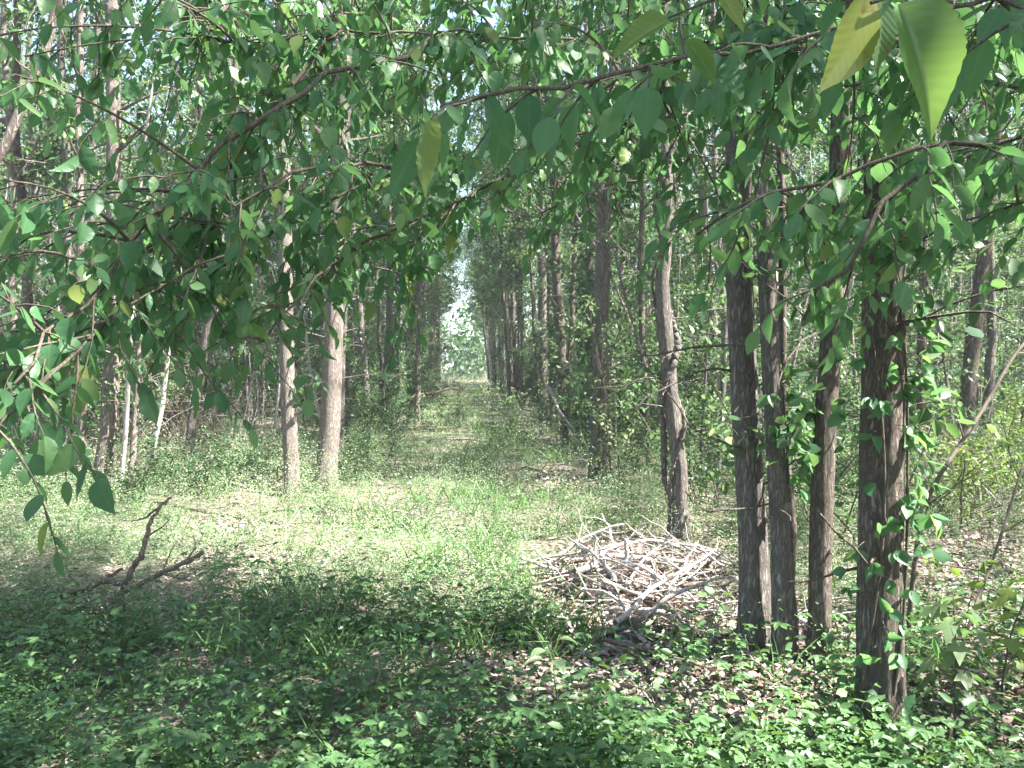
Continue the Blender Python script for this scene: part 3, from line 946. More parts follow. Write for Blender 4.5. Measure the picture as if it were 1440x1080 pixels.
def d_creeper(px, py, x_, y_):
    return np.clip(.95 - bare(px, py, x_, y_) * 1.05, .03, 1) * np.clip((py - 845 + 60 * (fbm(x_ * 2, y_ * 2, 71) - .5)) / 30, .15, 1) * np.clip((fbm(x_ * 1.4, y_ * 1.4, 55) - .34) * 6, .3, 1)


def d_herb(px, py, x_, y_):
    return np.clip(1.0 - bare(px, py, x_, y_) * 1.02, .03, 1) * np.clip(1 - (py - 870) / 60, .3, 1)


def d_scrub(px, py, x_, y_):
    c = np.clip(1.0 - bare(px, py, x_, y_) * 1.1, 0, 1) * (fbm(x_ * .8, y_ * .8, 61) > .43)
    c = c * np.where((px > 560) & (px < 800) & (py > 640), .55, 1)
    return c * np.where(py > 850, .25, 1) * np.where(np.abs(x_) < 1.1, .35, 1)


def d_lit(px, py, x_, y_):
    return np.clip(.07 + bare(px, py, x_, y_), 0, 1)


def d_path(px, py, x_, y_):
    c = np.exp(-((x_ - 0.1) / 1.3) ** 2)
    return c * np.clip(1 - bare(px, py, x_, y_), 0, 1) * (fbm(x_ * 1.3, y_ * 1.3, 8) > .42)


# five-fingered creeper leaves near the camera
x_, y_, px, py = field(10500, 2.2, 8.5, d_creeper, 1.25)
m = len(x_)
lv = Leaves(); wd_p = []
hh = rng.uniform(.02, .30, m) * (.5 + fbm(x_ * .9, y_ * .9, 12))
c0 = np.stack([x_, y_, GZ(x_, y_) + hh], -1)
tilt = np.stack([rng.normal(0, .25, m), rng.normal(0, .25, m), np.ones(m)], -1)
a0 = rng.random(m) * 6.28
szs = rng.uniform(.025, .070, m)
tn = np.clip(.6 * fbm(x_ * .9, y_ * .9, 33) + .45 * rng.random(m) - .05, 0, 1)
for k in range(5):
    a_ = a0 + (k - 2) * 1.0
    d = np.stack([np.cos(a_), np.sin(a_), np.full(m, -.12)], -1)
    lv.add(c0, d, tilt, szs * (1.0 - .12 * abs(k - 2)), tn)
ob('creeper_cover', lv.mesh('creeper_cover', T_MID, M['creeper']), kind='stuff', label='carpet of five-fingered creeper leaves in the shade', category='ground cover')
print('creeper', m * 5)
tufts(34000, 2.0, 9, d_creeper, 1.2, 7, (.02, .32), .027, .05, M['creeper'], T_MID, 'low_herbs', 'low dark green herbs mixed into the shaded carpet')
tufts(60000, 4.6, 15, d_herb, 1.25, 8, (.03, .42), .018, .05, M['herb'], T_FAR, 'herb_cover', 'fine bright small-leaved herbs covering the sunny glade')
tufts(8000, 5.2, 17, d_scrub, 1.2, 44, (.20, .80), .021, .055, M['herb'], T_FAR, 'tall_weeds', 'taller feathery weeds standing out of the fine herbs', dirup=.3)
tufts(600, 2.3, 5.8, d_creeper, 1.0, 26, (.12, .42), .055, .10, M['creeper'], T_MID, 'broad_herbs', 'broader-leaved herbs rising from the shaded carpet')
tufts(21000, 13, 66, lambda px, py, x_, y_: np.clip(1.05 - .9 * bare(px, py, x_, y_), .1, 1), 1.4, 7, (.03, .40), .045, .10, M['herb'], T_FAR, 'undergrowth', 'pale green undergrowth covering the floor between the rows')
tufts(9000, 4.2, 42, d_path, 1.6, 9, (.0, .05), .26, .05, M['grass'], T_BLADE, 'grass', 'soft long grass along the middle of the path', dirup=1.6, wide=.9)
tufts(900, 2.4, 12, d_herb, 1.2, 6, (.0, .03), .28, .03, M['grass'], T_BLADE, 'grass_tufts', 'thin pale grass tufts scattered through the herbs', dirup=1.9, wide=.8)
# dry leaves
x_, y_, px, py = field(120000, 2.2, 14, d_lit, 1.35)
m = len(x_)
lv = Leaves()
az = rng.random(m) * 6.28
lv.add(np.stack([x_, y_, GZ(x_, y_) + .008 + rng.random(m) * .03], -1), np.stack([np.cos(az), np.sin(az), rng.normal(0, .3, m)], -1), np.stack([rng.normal(0, .5, m), rng.normal(0, .5, m), np.ones(m)], -1), rng.uniform(.018, .075, m), rng.random(m) ** 1.5)
ob('fallen_leaves', lv.mesh('fallen_leaves', T_MID, M['litter']), kind='stuff', label='curled pinkish brown fallen leaves covering the bare ground', category='leaf litter')
print('litter', m)


# ------------------------------------------------------------------ fallen wood
def stick_thing(name, chains, mat, label, cat, group=None, origin=None):
    """chains: list of (points world, r0, r1)"""
    wd = Wood()
    for P, r0, r1, in chains:
        P = np.array(P, float)
        n_ = len(P)
        seg = np.linspace(0, n_ - 1, (n_ - 1) * 5 + 1)
        Q = np.stack([np.interp(seg, np.arange(n_), P[:, k]) for k in range(3)], -1)
        # round off the corners
        for _ in range(2):
            Q[1:-1] = (Q[:-2] + 2 * Q[1:-1] + Q[2:]) / 4
        Q[1:-1] += rng.normal(0, .12 * r0 + .001, (len(Q) - 2, 3))
        wd.tube(Q, np.linspace(r0, r1, len(Q)) * (1 + .12 * rng.normal(0, 1, len(Q)).clip(-1, 1)), 9)
    o0 = origin if origin is not None else chains[0][0][0]
    return ob(name, wd.mesh(name, mat, o0), loc=o0, label=label, category=cat, group=group)


d = 4.98
stick_thing('fallen_branch', [
    ([W(85, 838, d), W(120, 828, d), W(150, 815, d + .05), W(172, 822, d)], .024, .018),
    ([W(172, 828, d), W(186, 800, d), W(200, 780, d), W(208, 745, d + .1), W(222, 715, d + .15), W(240, 700, d + .3)], .022, .009),
    ([W(120, 862, d - .1), W(165, 838, d), W(215, 812, d), W(262, 790, d), W(286, 776, d + .05)], .021, .013),
    ([W(85, 858, d - .2), W(140, 857, d - .1), W(172, 836, d)], .020, .016),
    ([W(228, 805, d), W(268, 817, d - .05)], .011, .006), ([W(172, 838, d), W(182, 868, d - .1)], .013, .008),
    ([W(150, 812, d + .05), W(172, 800, d + .1)], .018, .008), ([W(228, 804, d), W(246, 765, d + .1)], .006, .003),
    ([W(222, 715, d + .15), W(205, 728, d + .2), W(185, 733, d + .3)], .008, .003), ([W(205, 755, d), W(228, 742, d - .1), W(238, 730, d - .1)], .007, .002),
    ([W(130, 858, d - .1), W(105, 846, d - .2), W(60, 852, d - .3)], .007, .003), ([W(262, 790, d), W(275, 770, d), W(272, 752, d + .05)], .006, .002),
    ([W(120, 828, d), W(98, 812, d + .1), W(90, 790, d + .2)], .008, .002),
    ([W(85, 838, d), W(40, 858, d - .1), W(0, 880, d - .2)], .014, .006)], M['brownwood'],
    'forked fallen branch curving up out of the shaded herbs', 'branch')
stick_thing('fallen_limb', [([W(500, 606, 16.5), W(530, 600, 16.6), W(560, 606, 16.6), W(600, 598, 16.8), W(628, 602, 17), W(655, 598, 17)], .035, .012)], M['brownwood'], 'dark fallen limb lying low across the scrub beside the path', 'branch')
stick_thing('fallen_limb', [([W(560, 570, 22), W(585, 556, 22), W(610, 553, 22), W(632, 546, 22), W(650, 547, 22.5)], .05, .02)], M['brownwood'], 'arched dark limb reaching to the path edge beyond the scrub', 'branch')
stick_thing('fallen_log', [([G(390, 716, .03), G(430, 712, .04), G(470, 716, .05), G(510, 714, .04)], .035, .022)], M['brownwood'], 'short mossy log in the grass at the foot of the sunlit pair', 'log')
stick_thing('fallen_log', [([G(872, 868, .06), G(890, 872, .09), G(905, 885, .07), G(918, 898, .02)], .032, .026)], M['brownwood'], 'curved brown log poking from the front of the brush pile', 'log')
stick_thing('leaning_pole', [([W(772, 545, 15), W(790, 585, 14.6), W(822, 618, 14.2)], .03, .022)], M['deadwood'], 'pale dead pole leaning off the dark trunk by the path', 'pole')
stick_thing('dead_branch', [([G(740, 868, .05), W(800, 842, 5.6), W(850, 828, 5.5), W(872, 805, 5.5), W(882, 785, 5.5), W(880, 758, 5.5)], .012, .015),
                            ([W(850, 828, 5.5), W(900, 834, 5.5), W(940, 826, 5.6)], .012, .008)], M['deadwood'], 'long pale curved branch arching over the top of the brush pile', 'branch')
stick_thing('dead_branch', [([W(858, 862, 5.3), W(900, 822, 5.4), W(950, 800, 5.5), W(990, 775, 5.6)], .013, .006), ([W(950, 800, 5.5), W(976, 812, 5.5)], .008, .004)], M['brownwood'], 'thin brown branch slanting up across the brush pile toward the clump', 'branch')
stick_thing('dead_branch', [([G(935, 770, .05), G(970, 765, .1), G(1035, 792, .08), G(1060, 796, .05)], .018, .012)], M['deadwood'], 'straight pale branch lying between the brush pile and the clump', 'branch')
stick_thing('bare_sapling', [([G(868, 855, 0), W(838, 800, 5.6), W(815, 760, 5.7), W(790, 722, 5.7)], .007, .002)], M['twig'], 'thin dark bare stem standing in front of the brush pile', 'stem')
stick_thing('fallen_branch', [([G(1100, 935, .04), G(1150, 955, .05), G(1200, 972, .03)], .022, .016)], M['brownwood'], 'dark branch lying at the foot of the clump', 'branch')
stick_thing('fallen_branch', [([G(960, 960, .03), G(990, 1000, .05), G(1030, 1022, .03)], .009, .006)], M['deadwood'], 'pale crooked twig on the dry leaves below the clump', 'branch')
stick_thing('fallen_branch', [([G(850, 900, .05), G(910, 915, .04), G(1000, 940, .05), G(1070, 930, .04)], .010, .006)], M['brownwood'], 'long thin stick across the litter in front of brush pile', 'branch')
stick_thing('fallen_branch', [([G(700, 665 + 8, .1), W(740, 655, 11), G(772, 668, .05)], .02, .01)], M['brownwood'], 'stick on the bare earth patch beside the path', 'branch')
# hanging vine stems on the vine tree
P, r0 = vine_tree
for vi, (lab, ph, rv) in enumerate([('thick pale woody vine winding round the crooked tree', 0.0, .030), ('thinner woody vine crossing over the thick one on the crooked tree', 2.4, .018)]):
    pts = []
    PP = np.array(P)
    for k in range(60):
        z = .05 + 3.6 * k / 59
        c = np.array([np.interp(z, PP[:, 2], PP[:, j]) for j in range(3)])
        a_ = ph + z * 3.2 + .7 * math.sin(z * 4 + ph)
        rr_ = r0 * (1.15 - .05 * z) + rv + .05 * max(0, math.sin(z * 3.1 + ph)) ** 2
        pts.append(c * np.array([1, 1, 0]) + np.array([math.cos(a_) * rr_, math.sin(a_) * rr_, z]))
    stick_thing('woody_vine', [(pts, rv, rv * .7)], M['bark_grey'], lab, 'vine')

# brush pile: every stick its own
ST = []
for v in range(9):
    wd = Wood()
    L = rng.uniform(.45, 1.1)
    B = curve((-L / 2, 0, 0), (1, 0, rng.normal(0, .1)), L, 9, (0, 0, 0), .17)
    wd.tube(B, np.linspace(rng.uniform(.008, .020), .005, 10), 6)
    for k in range(3):
        q, dq = along(B, rng.uniform(.3, .9))
        wd.tube(curve(q, dq + rng.normal(0, .6, 3), L * rng.uniform(.2, .4), 5, (0, 0, 0), .2), np.linspace(.006, .002, 6), 5)
    ST.append(wd.mesh('dead_stick', M['deadwood'] if v % 4 else M['brownwood']))
pc = G(905, 838)
lobes = [(850, 818, .40, .34), (930, 838, .42, .30), (985, 815, .30, .18), (900, 870, .38, .12), (815, 800, .28, .14), (1010, 870, .35, .06)]
for k in range(175):
    cx, cy, rl, hl = lobes[int(rng.choice(6, p=[.27, .25, .14, .14, .10, .10]))]
    pc = G(cx, cy)
    a_ = rng.random() * 6.28; r_ = rng.random() ** .6
    x_ = pc[0] + math.cos(a_) * r_ * rl; y_ = pc[1] + math.sin(a_) * r_ * rl * 1.3
    z_ = .02 + .62 * hl * max(0, 1 - r_ ** 1.5) * rng.random()
    o = ob('dead_stick', ST[int(rng.integers(0, 9))], loc=(x_, y_, z_ + float(gz(x_, y_))), label='bleached dead stick heaped with its like in the brush pile', category='stick', group='bleached sticks heaped in the brush pile')
    o.rotation_euler = (rng.normal(0, 1.2), rng.normal(0, .17), rng.random() * 6.28)
    s = rng.uniform(.25, 1.15); o.scale = (s, s, s * rng.uniform(.8, 1.5))
# sticks strewn over the litter and the glade
for k in range(80):
    if k < 50:
        q = G(rng.uniform(820, 1230), rng.uniform(860, 1060))
        lab, grp = 'small dry stick lying loose on brown leaf litter', 'loose sticks on the litter'
    else:
        q = G(rng.uniform(260, 800), rng.uniform(690, 830))
        lab, grp = 'small dry stick lying loose in the sunny glade', 'loose sticks in the glade'
    o = ob('dead_stick', ST[int(rng.integers(0, 9))], loc=(q[0], q[1], float(gz(q[0], q[1])) + .02), label=lab, category='stick', group=grp)
    o.rotation_euler = (rng.normal(0, .4), rng.normal(0, .10), rng.random() * 6.28)
    s = rng.uniform(.3, .65); o.scale = (s, s, s)

# ------------------------------------------------------------------ climbing leaves and small plants
def vine_leaves(P, r0, zr, n, size, name, label, seed):
    P = np.array(P)
    wd = Wood(); lv = Leaves()
    pts = []
    for k in range(40):
        z = zr[0] + (zr[1] - zr[0]) * k / 39
        c = np.array([np.interp(z, P[:, 2], P[:, j]) for j in range(2)])
        a_ = seed + 1.2 * math.sin(z * 1.6) + z * .25
        pts.append((c[0] + math.cos(a_) * (r0 * 1.02 + .006), c[1] + math.sin(a_) * (r0 * 1.02 + .006), z))
    wd.tube(pts, np.linspace(.007, .003, 40), 5)
    pts = np.array(pts)
    for k in range(n):
        i = int(rng.integers(0, 40))
        c = np.array([*[np.interp(pts[i, 2], P[:, 2], P[:, j]) for j in range(2)], pts[i, 2]])
        a_ = math.atan2(pts[i, 1] - c[1], pts[i, 0] - c[0]) + rng.normal(0, .8)
        o = np.array([math.cos(a_), math.sin(a_), 0])
        q = c + o * (r0 + .01)
        q[2] += rng.normal(0, .04)
        out = curve(q, o + np.array([0, 0, .2]), rng.uniform(.03, .12), 3, (0, 0, -.3), .2)
        wd.tube(out, np.linspace(.002, .001, 4), 3)
        for j in range(int(rng.integers(2, 5))):
            lv.add(out[-1], nrmz(o * .7 + rng.normal(0, .6, 3) + np.array([0, 0, -.5])), o + rng.normal(0, .4, 3) + np.array([0, 0, .3]), size * rng.uniform(.6, 1.2))
    root = ob(name, None, loc=pts[0], label=label, category='climbing plant')
    ob('stem', wd.mesh('stem', M['twig'], pts[0]), root)
    ob('leaves', lv.mesh('leaves', T_NEAR, M['near_leaf'], pts[0]), root)


vine_leaves(first_tree[0], first_tree[1], (.25, 3.3), 80, .075, 'climbing_creeper', 'leafy creeper climbing the thickest dark trunk', 4.2)
vine_leaves(first_tree[0], first_tree[1], (.2, 3.2), 70, .07, 'climbing_creeper', 'second creeper stem, on the shadier side of the thickest dark trunk', 2.9)
vine_leaves(clump_mid[0], clump_mid[1], (.95, 1.45), 40, .09, 'climbing_creeper', 'leafy tuft on the middle stem of the clump at waist height', 4.4)


def seedling(q, h, nl, size, T, mat, name, label, lean=(0, 0), r=.004, group=None, drop=.25, face=0):
    wd = Wood(); lv = Leaves()
    B = curve((q[0], q[1], q[2] - .02), (lean[0], lean[1], 1), h, 8, (0, 0, .1), .07)
    wd.tube(B, np.linspace(r, r * .35, 9), 6)
    for k in range(nl):
        p, dq = along(B, .35 + .65 * (k + .5) / nl)
        a_ = k * 2.4 + rng.normal(0, .3)
        o = np.array([math.cos(a_), math.sin(a_), .25])
        pe = curve(p, o, size * .5, 3, (0, 0, -.2), .08)
        wd.tube(pe, np.linspace(r * .35, .0008, 4), 4)
        lv.add(pe[-1], nrmz(o + np.array([0, 0, -drop])), (rng.normal(0, .3) + o[0] * face, rng.normal(0, .3) + o[1] * face, 1), size * rng.uniform(.75, 1.1))
    root = ob(name, None, loc=q, label=label, category='plant', group=group)
    ob('stem', wd.mesh('stem', M['twig'], q), root); ob('leaves', lv.mesh('leaves', T, mat, q), root)
    return root


def stem_plant(pts, r0, r1, branches, leafn, size, T, mat, name, label, cat='sapling'):
    wd = Wood(); lv = Leaves()
    P = np.array(pts)
    seg = np.linspace(0, len(P) - 1, (len(P) - 1) * 6 + 1)
    Q = np.stack([np.interp(seg, np.arange(len(P)), P[:, k]) for k in range(3)], -1)
    for _ in range(3):
        Q[1:-1] = (Q[:-2] + 2 * Q[1:-1] + Q[2:]) / 4
    wd.tube(Q, np.linspace(r0, r1, len(Q)), 8)
    for b_ in range(branches):
        q, dq = along(Q, rng.uniform(.3, 1))
        tw = curve(q, dq * .5 + rng.normal(0, .5, 3), rng.uniform(.2, .55), 5, (0, 0, 0), .15)
        wd.tube(tw, np.linspace(r1 * .7, .0015, 6), 4)
        if leafn:
            spray(lv, tw, leafn, size, .3, .02)
    o0 = pts[0]
    root = ob(name, None, loc=o0, label=label, category=cat)
    ob('stem', wd.mesh('stem', M['twig'], o0), root)
    if lv.p:
        ob('leaves', lv.mesh('leaves', T, mat, o0), root)


seedling(G(793, 1050), .46, 14, .085, T_NEAR, M['herb'], 'young_plant', 'pale broad-leaved seedling standing upright in the shaded creeper')
seedling(G(500, 895), .20, 7, .065, T_NEAR, M['creeper'], 'young_plant', 'small seedling with glossy leaves in the shade below the sunny patch')
seedling(G(640, 985), .24, 8, .06, T_NEAR, M['creeper'], 'young_plant', 'bushy seedling in shaded herbs before the strip of litter')
seedling(G(1000, 880), .28, 8, .085, T_ROUND, M['creeper'], 'young_plant', 'round-leaved seedling on the sunny litter beside the clump')
seedling(G(960, 1010), .30, 9, .06, T_NEAR, M['herb'], 'young_plant', 'thin upright seedling on the dry leaves near the crooked twig')
seedling(G(1075, 905), .25, 9, .06, T_NEAR, M['herb'], 'young_plant', 'fresh seedling against the foot of the leftmost clump stem')
seedling(G(1150, 1075), .22, 10, .07, T_NEAR, M['creeper'], 'young_plant', 'dark leafy seedling below the thickest tree')
stem_plant([G(1335, 1050), W(1342, 960, 3.45), W(1352, 910, 3.5), W(1372, 850, 3.6), W(1392, 800, 3.7), W(1412, 740, 3.8), W(1440, 650, 3.9)], .009, .006, 5, 4, .075, T_MID, M['yellow_leaf'], 'bare_sapling', 'nearly bare curving sapling rising through the lobed leaves')
stem_plant([G(1275, 930), W(1280, 850, 4.2), W(1290, 760, 4.2), W(1308, 690, 4.3), W(1340, 640, 4.4), W(1380, 580, 4.6), W(1425, 500, 4.8), W(1470, 450, 5)], .014, .009, 6, 10, .05, T_MID, M['shrub_leaf'], 'bare_sapling', 'leaning sapling starting behind the thickest trunk, curving outwards')
seedling(G(1338, 1035), .62, 26, .125, T_LOBED, M['shrub_leaf'], 'lobed_leaf_plant', 'plant with large maple-like lobed leaves beside the thickest tree', r=.006, drop=1.1, face=1.2)
seedling(G(1408, 1010), .72, 22, .12, T_LOBED, M['yellow_leaf'], 'lobed_leaf_plant', 'second plant with lobed leaves, closer to the frame edge', r=.006, drop=.9, face=1.0)
for (x0_, y0_, d_, hgt, lab) in [(1325, 640, 7.6, 1.35, 'yellow-green feathery shrub in front of the leaning dark trunk'), (1390, 620, 8.6, 1.1, 'smaller yellow-green feathery shrub behind the nearly bare curving sapling')]:
    q = W(x0_, y0_, d_); q[2] = float(gz(q[0], q[1]))
    wd, lv = shrub(hgt, 6, 1700, .045, .6)
    root = ob('feathery_shrub', None, loc=q, label=lab, category='shrub')
    ob('stems', wd.mesh('stems', M['twig']), root); ob('leaves', lv.mesh('leaves', T_FAR, M['yellow_leaf']), root)
# leafy bushes that fill the row beyond the vine tree
for (x0_, d_, hgt, n_, sz_, lab) in [(880, 9.6, 2.6, 1500, .06, 'tall pale-leaved bush between the close pair and the crooked tree'), (985, 8.6, 1.6, 1200, .055, 'bush behind the brush pile between the crooked tree and the clump'),
                                     (1120, 7.2, 2.3, 1700, .055, 'leafy bush seen through the gaps of the clump'), (1210, 6.6, 1.7, 1300, .055, 'bush filling the gap between clump and thickest tree'),
                                     (520, 12.5, .9, 900, .05, 'low bush beside the narrow brown stem'), (330, 10.5, .8, 1200, .045, 'bramble bush before the dry thicket'), (290, 9.0, .6, 1100, .04, 'low leafy mound beside the sunlit slim trunk'), (370, 10.2, .7, 1100, .04, 'leafy scrub filling the space behind the slim sunlit trunk'), (180, 8.4, .55, 1000, .04, 'leafy mound in front of the wide-footed pale trunk'), (505, 10.6, .6, 1000, .04, 'weedy mound beside the foot of the broad pale trunk'), (640, 19, .9, 1000, .05, 'scrub clump creeping onto the far path'), (560, 15.5, 1.0, 1200, .05, 'scrub clump near the fallen limb'), (720, 15, .7, 1000, .05, 'low scrub at the foot of the path row'), (230, 9.4, .6, 1000, .045, 'low bramble mound before the wide-footed trunk'), (40, 8.6, .6, 1000, .045, 'low bramble mound near the edge of the wood')]:
    q = W(x0_, 600, d_); q[2] = float(gz(q[0], q[1]))
    wd, lv = shrub(hgt, 7, n_, sz_, .55)
    root = ob('leafy_bush', None, loc=q, label=lab, category='bush')
    ob('stems', wd.mesh('stems', M['twig']), root); ob('leaves', lv.mesh('leaves', T_MID, M['shrub_leaf']), root)

# slanting sunlit tree at the left edge
P = [np.array([-3.75, 3.7, 0.0]), W(-90, 380, 4.1), W(0, 228, 4.1), W(28, 165, 4.1), W(52, 100, 4.1), W(66, 50, 4.15), W(84, -10, 4.2)]
P[0][2] = float(gz(-3.75, 3.7))
wd, lv = grow(P, .030, 5.5, 3.6, 8, 500, .07, deadn=0, seed=3.3, sides=14, flare=.2, r_end=.5)
tree_object('slanting_tree', P[0], wd, lv, M['bark_pale'], M['leaf'], 'thin bare pale tree slanting across the upper corner', carve=True)

# ------------------------------------------------------------------ overhanging tree: trunk beside the camera, boughs reaching across the view
def bough(parent, origin, pts, r0, size, subs=(), step=.07, twl=(.14, .34), leaf_gap=.030, droop=.7, matn='near_leaf', T=None, twig_from=0.0):
    P = np.array([np.array(q, float) for q in pts])
    seg = np.concatenate([[0], np.cumsum(np.linalg.norm(np.diff(P, axis=0), axis=1))])
    L = seg[-1]
    s_ = np.linspace(0, L, max(8, int(L / .09)))
    Q = np.stack([np.interp(s_, seg, P[:, k]) for k in range(3)], -1)
    for _ in range(2):
        Q[1:-1] = (Q[:-2] + 2 * Q[1:-1] + Q[2:]) / 4
    Q[1:-1] += rng.normal(0, .008, (len(Q) - 2, 3))
    wd = Wood(); l1 = Leaves(); l2 = Leaves()
    wd.tube(Q, np.linspace(r0, .003, len(Q)), 8)
    s = twig_from
    side = 1
    while s < L:
        f = s / L
        q, dq = along(Q, f)
        side = -side
        lat = nrmz(np.cross(dq, np.array([0, 0, 1.0]))) * side
        d0 = nrmz(dq * .75 + lat * rng.uniform(.5, 1.0) + np.array([0, 0, rng.uniform(-.5, .25)]))
        ln = rng.uniform(*twl)
        tw = curve(q, d0, ln, 6, (0, 0, -droop), .10)
        wd.tube(tw, np.linspace(.0028, .0011, 7), 4)
        nl = max(3, int(ln / leaf_gap))
        sd = 1
        for k in range(nl):
            p, dt = along(tw, .12 + .88 * k / (nl - 1))
            sd = -sd
            lt = nrmz(np.cross(dt, np.array([0, 0, 1.0]))) * sd
            ld = nrmz(dt * .55 + lt * .8 + np.array([0, 0, -rng.uniform(.2, 1.3)]) + rng.normal(0, .2, 3))
            if k == nl - 1:
                ld = nrmz(dt + np.array([0, 0, -.6]))
            nn = np.array([0, 0, 1.0]) + rng.normal(0, .45, 3)
            sz = size * rng.uniform(.6, 1.15)
            (l1 if rng.random() < .6 else l2).add(p, ld, nn, sz)
        s += step * rng.uniform(.6, 1.4)
    for tgt in subs:
        # a side branch that leaves the bough and droops to its own place, leafy towards its end
        dd_ = np.linalg.norm(Q - tgt, axis=1) + .6 * np.maximum(0, tgt[2] - Q[:, 2])
        st_ = Q[int(np.argmin(dd_))]
        mid = (st_ + tgt) / 2 + np.array([0, 0, .08]) + rng.normal(0, .04, 3)
        tt_ = np.linspace(0, 1, 9)[:, None]
        C = st_ * (1 - tt_) ** 2 + 2 * mid * tt_ * (1 - tt_) + tgt * tt_ ** 2
        Lc = np.linalg.norm(np.diff(C, axis=0), axis=1).sum()
        if Lc < .12:
            C = curve(tgt, (rng.normal(), rng.normal() * .5, -.3), .2, 8); Lc = .2
        wd.tube(C, np.linspace(.0045, .0016, 9), 5)
        a_, s2 = max(0, Lc - .42), 1
        while a_ < Lc:
            q, dq = along(C, a_ / Lc)
            s2 = -s2
            az = rng.random() * 6.28
            d0 = nrmz(dq * .5 + np.array([math.cos(az), math.sin(az), rng.uniform(-.5, .3)]))
            ln = rng.uniform(.09, .24)
            tw = curve(q, d0, ln, 5, (0, 0, -droop), .12)
            wd.tube(tw, np.linspace(.0022, .0009, 6), 4)
            nl = max(3, int(ln / leaf_gap)); sd = 1
            for k in range(nl):
                p, dt = along(tw, .1 + .9 * k / (nl - 1)); sd = -sd
                lt = nrmz(np.cross(dt, np.array([0, 0, 1.0]))) * sd
                ld = nrmz(dt * .5 + lt * .7 + np.array([0, 0, -rng.uniform(.3, 1.5)]) + rng.normal(0, .25, 3))
                (l1 if rng.random() < .6 else l2).add(p, ld, np.array([0, 0, 1.0]) + rng.normal(0, .5, 3), size * rng.uniform(.4, 1.2))
            a_ += .065 * rng.uniform(.6, 1.4)
    b_ = ob('branch', wd.mesh('branch', M['twig'], origin), parent)
    m1 = l1.mesh('foliage', T or T_NEAR, M[matn], origin); ob('foliage', m1, b_)
    if l2.p:
        ob('foliage', l2.mesh('foliage', T or T_NEAR2, M[matn], origin), b_)


TB = np.array([2.35, .15, 0.0])
wd = Wood()
tp = curve(TB, (-.05, .05, 1), 5.2, 30, (-.1, 0, .1), .03)
wd.tube(tp, np.linspace(.11, .05, 31), 24, ridge=.06, seed=9, flare=.4)
root = ob('overhanging_tree', None, loc=TB, label='broad-leaved tree whose low leafy boughs hang across the top of the view', category='tree')
ob('trunk', wd.mesh('trunk', M['bark_grey'], TB), root)
fork = lambda z: along(tp, z / 5.2)[0]
B_ = []
B_.append(([fork(2.5), W(1500, 120, 2.3), W(1200, 120, 2.9), W(1000, 150, 3.0), W(700, 215, 2.7), W(560, 240, 2.5), W(450, 290, 2.3), W(330, 350, 2.1), W(180, 430, 1.95), W(30, 520, 1.85)], .009, .075))
B_.append(([fork(2.8), W(1440, 60, 2.5), W(1100, 60, 2.7), W(800, 55, 2.7), W(480, 42, 2.5), W(330, 60, 2.3)], .009, .075))
B_.append(([W(700, 50, 2.65), W(480, 90, 2.3), W(330, 190, 2.1), W(200, 320, 1.95), W(90, 460, 1.8), W(20, 540, 1.6)], .010, .075))
B_.append(([W(800, 190, 2.85), W(640, 290, 2.7), W(520, 330, 2.5), W(440, 400, 2.3), W(370, 480, 2.1)], .006, .075))
B_.append(([W(640, 290, 2.9), W(560, 380, 2.8), W(575, 440, 2.8)], .006, .08))
B_.append(([W(480, 42, 2.5), W(400, 120, 2.4), W(300, 260, 2.3), W(280, 380, 2.1), W(250, 480, 2.0)], .008, .07))
B_.append(([fork(2.2), W(1480, 200, 1.7), W(1330, 200, 1.6), W(1200, 240, 1.6), W(1080, 270, 1.7), W(980, 330, 1.8)], .012, .075))
B_.append(([W(1330, 200, 1.6), W(1250, 270, 1.5), W(1190, 380, 1.5), W(1130, 450, 1.6)], .006, .07))
B_.append(([fork(2.3), W(1500, 260, 2.3), W(1380, 300, 2.4), W(1280, 330, 2.5), W(1200, 430, 2.5)], .009, .07))
B_.append(([fork(2.6), W(1450, 20, 1.8), W(1250, 60, 1.9), W(1000, 70, 2.1), W(850, 110, 2.2), W(760, 190, 2.2)], .012, .08))
B_.append(([fork(2.9), W(1300, -60, 2.9), W(1000, -20, 3.1), W(700, -30, 3.1), W(500, -40, 3.0), W(300, -20, 2.9)], .014, .075))
B_.append(([W(900, 120, 2.8), W(880, 190, 3.0), W(840, 260, 3.2), W(760, 300, 3.3)], .007, .075))
B_.append(([W(1100, 130, 2.9), W(1060, 220, 3.1), W(1010, 280, 3.2), W(930, 330, 3.3)], .007, .075))
B_.append(([W(180, 430, 1.95), W(100, 490, 1.75), W(30, 560, 1.6), W(-20, 630, 1.55)], .005, .075))
B_.append(([W(560, 240, 2.5), W(480, 220, 2.2), W(400, 260, 2.0), W(330, 290, 1.9)], .006, .075))
SUB = [[] for _ in B_]
cx_ = [-20, 60, 100, 200, 300, 370, 410, 480, 590, 625, 700, 900, 950, 1000, 1100, 1180, 1225, 1300, 1460]
cy_ = [660, 590, 500, 500, 560, 560, 450, 380, 440, 320, 270, 260, 340, 360, 400, 440, 360, 290, 280]
ct_ = [420, 330, 300, 240, 60, 0, 0, 0, 0, 0, 0, 0, 0, 0, 0, 0, 0, 0, 0]
dens_ = [(-30, -30, 175, 330, .05), (190, 60, 290, 240, .25), (130, 330, 420, 600, 1.0), (0, 480, 150, 700, .9), (480, 0, 1000, 300, 1.0), (1000, 0, 1440, 330, .9)]
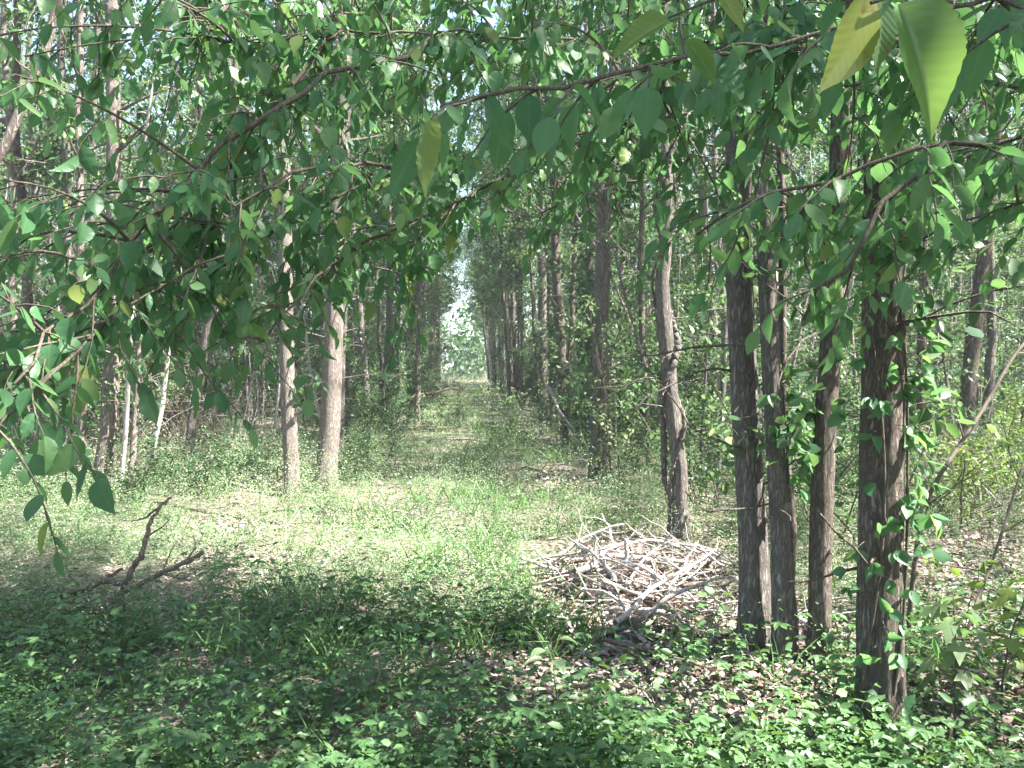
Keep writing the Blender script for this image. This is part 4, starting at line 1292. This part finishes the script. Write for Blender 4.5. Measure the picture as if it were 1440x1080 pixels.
for gx_ in range(-20, 1461, 52):
    for gy_ in range(-20, 700, 50):
        x_ = gx_ + rng.uniform(-30, 30); y_ = gy_ + rng.uniform(-28, 28)
        if y_ > np.interp(x_, cx_, cy_) - 25:
            continue
        pr_ = .97
        for a0_, b0_, a1_, b1_, v_ in dens_:
            if a0_ <= x_ < a1_ and b0_ <= y_ < b1_:
                pr_ = v_
                break
        if rng.random() > pr_:
            continue
        dd0 = np.interp(x_, [0, 300, 600, 900, 1100, 1440], [1.8, 2.2, 2.6, 2.7, 2.1, 2.0]) * rng.uniform(.85, 1.45)
        tg = W(x_, y_, dd0)
        best, bi = 9e9, 0
        for k, (pts, r0, sz) in enumerate(B_):
            for q0, q1 in zip(pts[:-1], pts[1:]):
                for f in (0, .33, .67, 1):
                    q = q0 * (1 - f) + q1 * f
                    dist = np.linalg.norm(q - tg) + .6 * max(0, tg[2] - q[2])
                    if dist < best:
                        best, bi = dist, k
        SUB[bi].append(tg)
print('subs', [len(a_) for a_ in SUB])
for (pts, r0, sz), sb in zip(B_, SUB):
    bough(root, TB, pts, r0, sz * .9, sb)
bough(root, TB, [fork(2.15), W(1500, 60, 1.0), W(1350, -10, .8), W(1200, -40, .75)], .006, .07, step=.12, twl=(.05, .10))
bough(root, TB, [fork(2.2), W(1100, 60, 1.35), W(900, 100, 1.15), W(760, 110, 1.05), W(620, 150, 1.05)], .005, .08, step=.07, twl=(.05, .13))
# a few large ageing leaves close by
lvb = Leaves(); wd = Wood()
tw = np.array([fork(2.1), W(1500, -60, .9), W(1300, -70, .62), W(1262, -10, .58), W(1225, 4, .57), W(960, 20, .95), W(940, 25, .98)])
wd.tube(tw[:5], np.linspace(.004, .0015, 5), 6)
wd.tube([tw[2], W(1100, -30, .75), W(1000, 0, .9), W(940, 25, .98)], np.linspace(.003, .0012, 4), 5)


def big(p0, p1, size_px_face, tone):
    a_, b__ = np.array(p0), np.array(p1)
    dd = b__ - a_
    lvb.add(a_, nrmz(dd), size_px_face, np.linalg.norm(dd), tone)


tocam = -fwd
big(W(1228, -6, .58), W(1165, 128, .56), tocam + rgt * .9 + upv * .3, .85)
big(W(1262, 6, .58), W(1345, 160, .56), tocam - rgt * .3 + upv * .8, .12)
big(W(1240, 0, .60), W(1238, 98, .60), tocam + rgt * .2, .3)
big(W(940, 30, .98), W(862, 64, .96), tocam + upv * .4, .55)
big(W(965, 55, .95), W(1010, 115, .95), tocam - rgt * .3, .2)
big(W(1305, -30, .66), W(1290, 20, .66), tocam, .9)
big(W(1005, -20, .85), W(1052, 42, .85), tocam + upv * .2, .7)
br = ob('branch', wd.mesh('branch', M['twig'], TB), root)
ob('foliage', lvb.mesh('foliage', T_BIG, M['old_leaf'], TB, wide=.74), br, label='large yellowing leaves with brown blotches')

# ------------------------------------------------------------------ hazy air
HAZE = 0.0013
if HAZE > 0:
    import bmesh
    bm = bmesh.new(); bmesh.ops.create_cube(bm, size=1)
    me = bpy.data.meshes.new('haze'); bm.to_mesh(me); bm.free()
    hm = bpy.data.materials.new('haze'); hm.use_nodes = True
    n, l = hm.node_tree.nodes, hm.node_tree.links
    n.remove(n['Principled BSDF'])
    vv = n.new('ShaderNodeVolumePrincipled'); vv.inputs['Color'].default_value = (.86, .93, 1, 1); vv.inputs['Density'].default_value = HAZE
    l.new(vv.outputs[0], n['Material Output'].inputs['Volume'])
    me.materials.append(hm)
    o = ob('haze', me, loc=(0, 170, 9.5), kind='stuff'); o.scale = (530, 470, 22)
print('objects', len(bpy.data.objects))
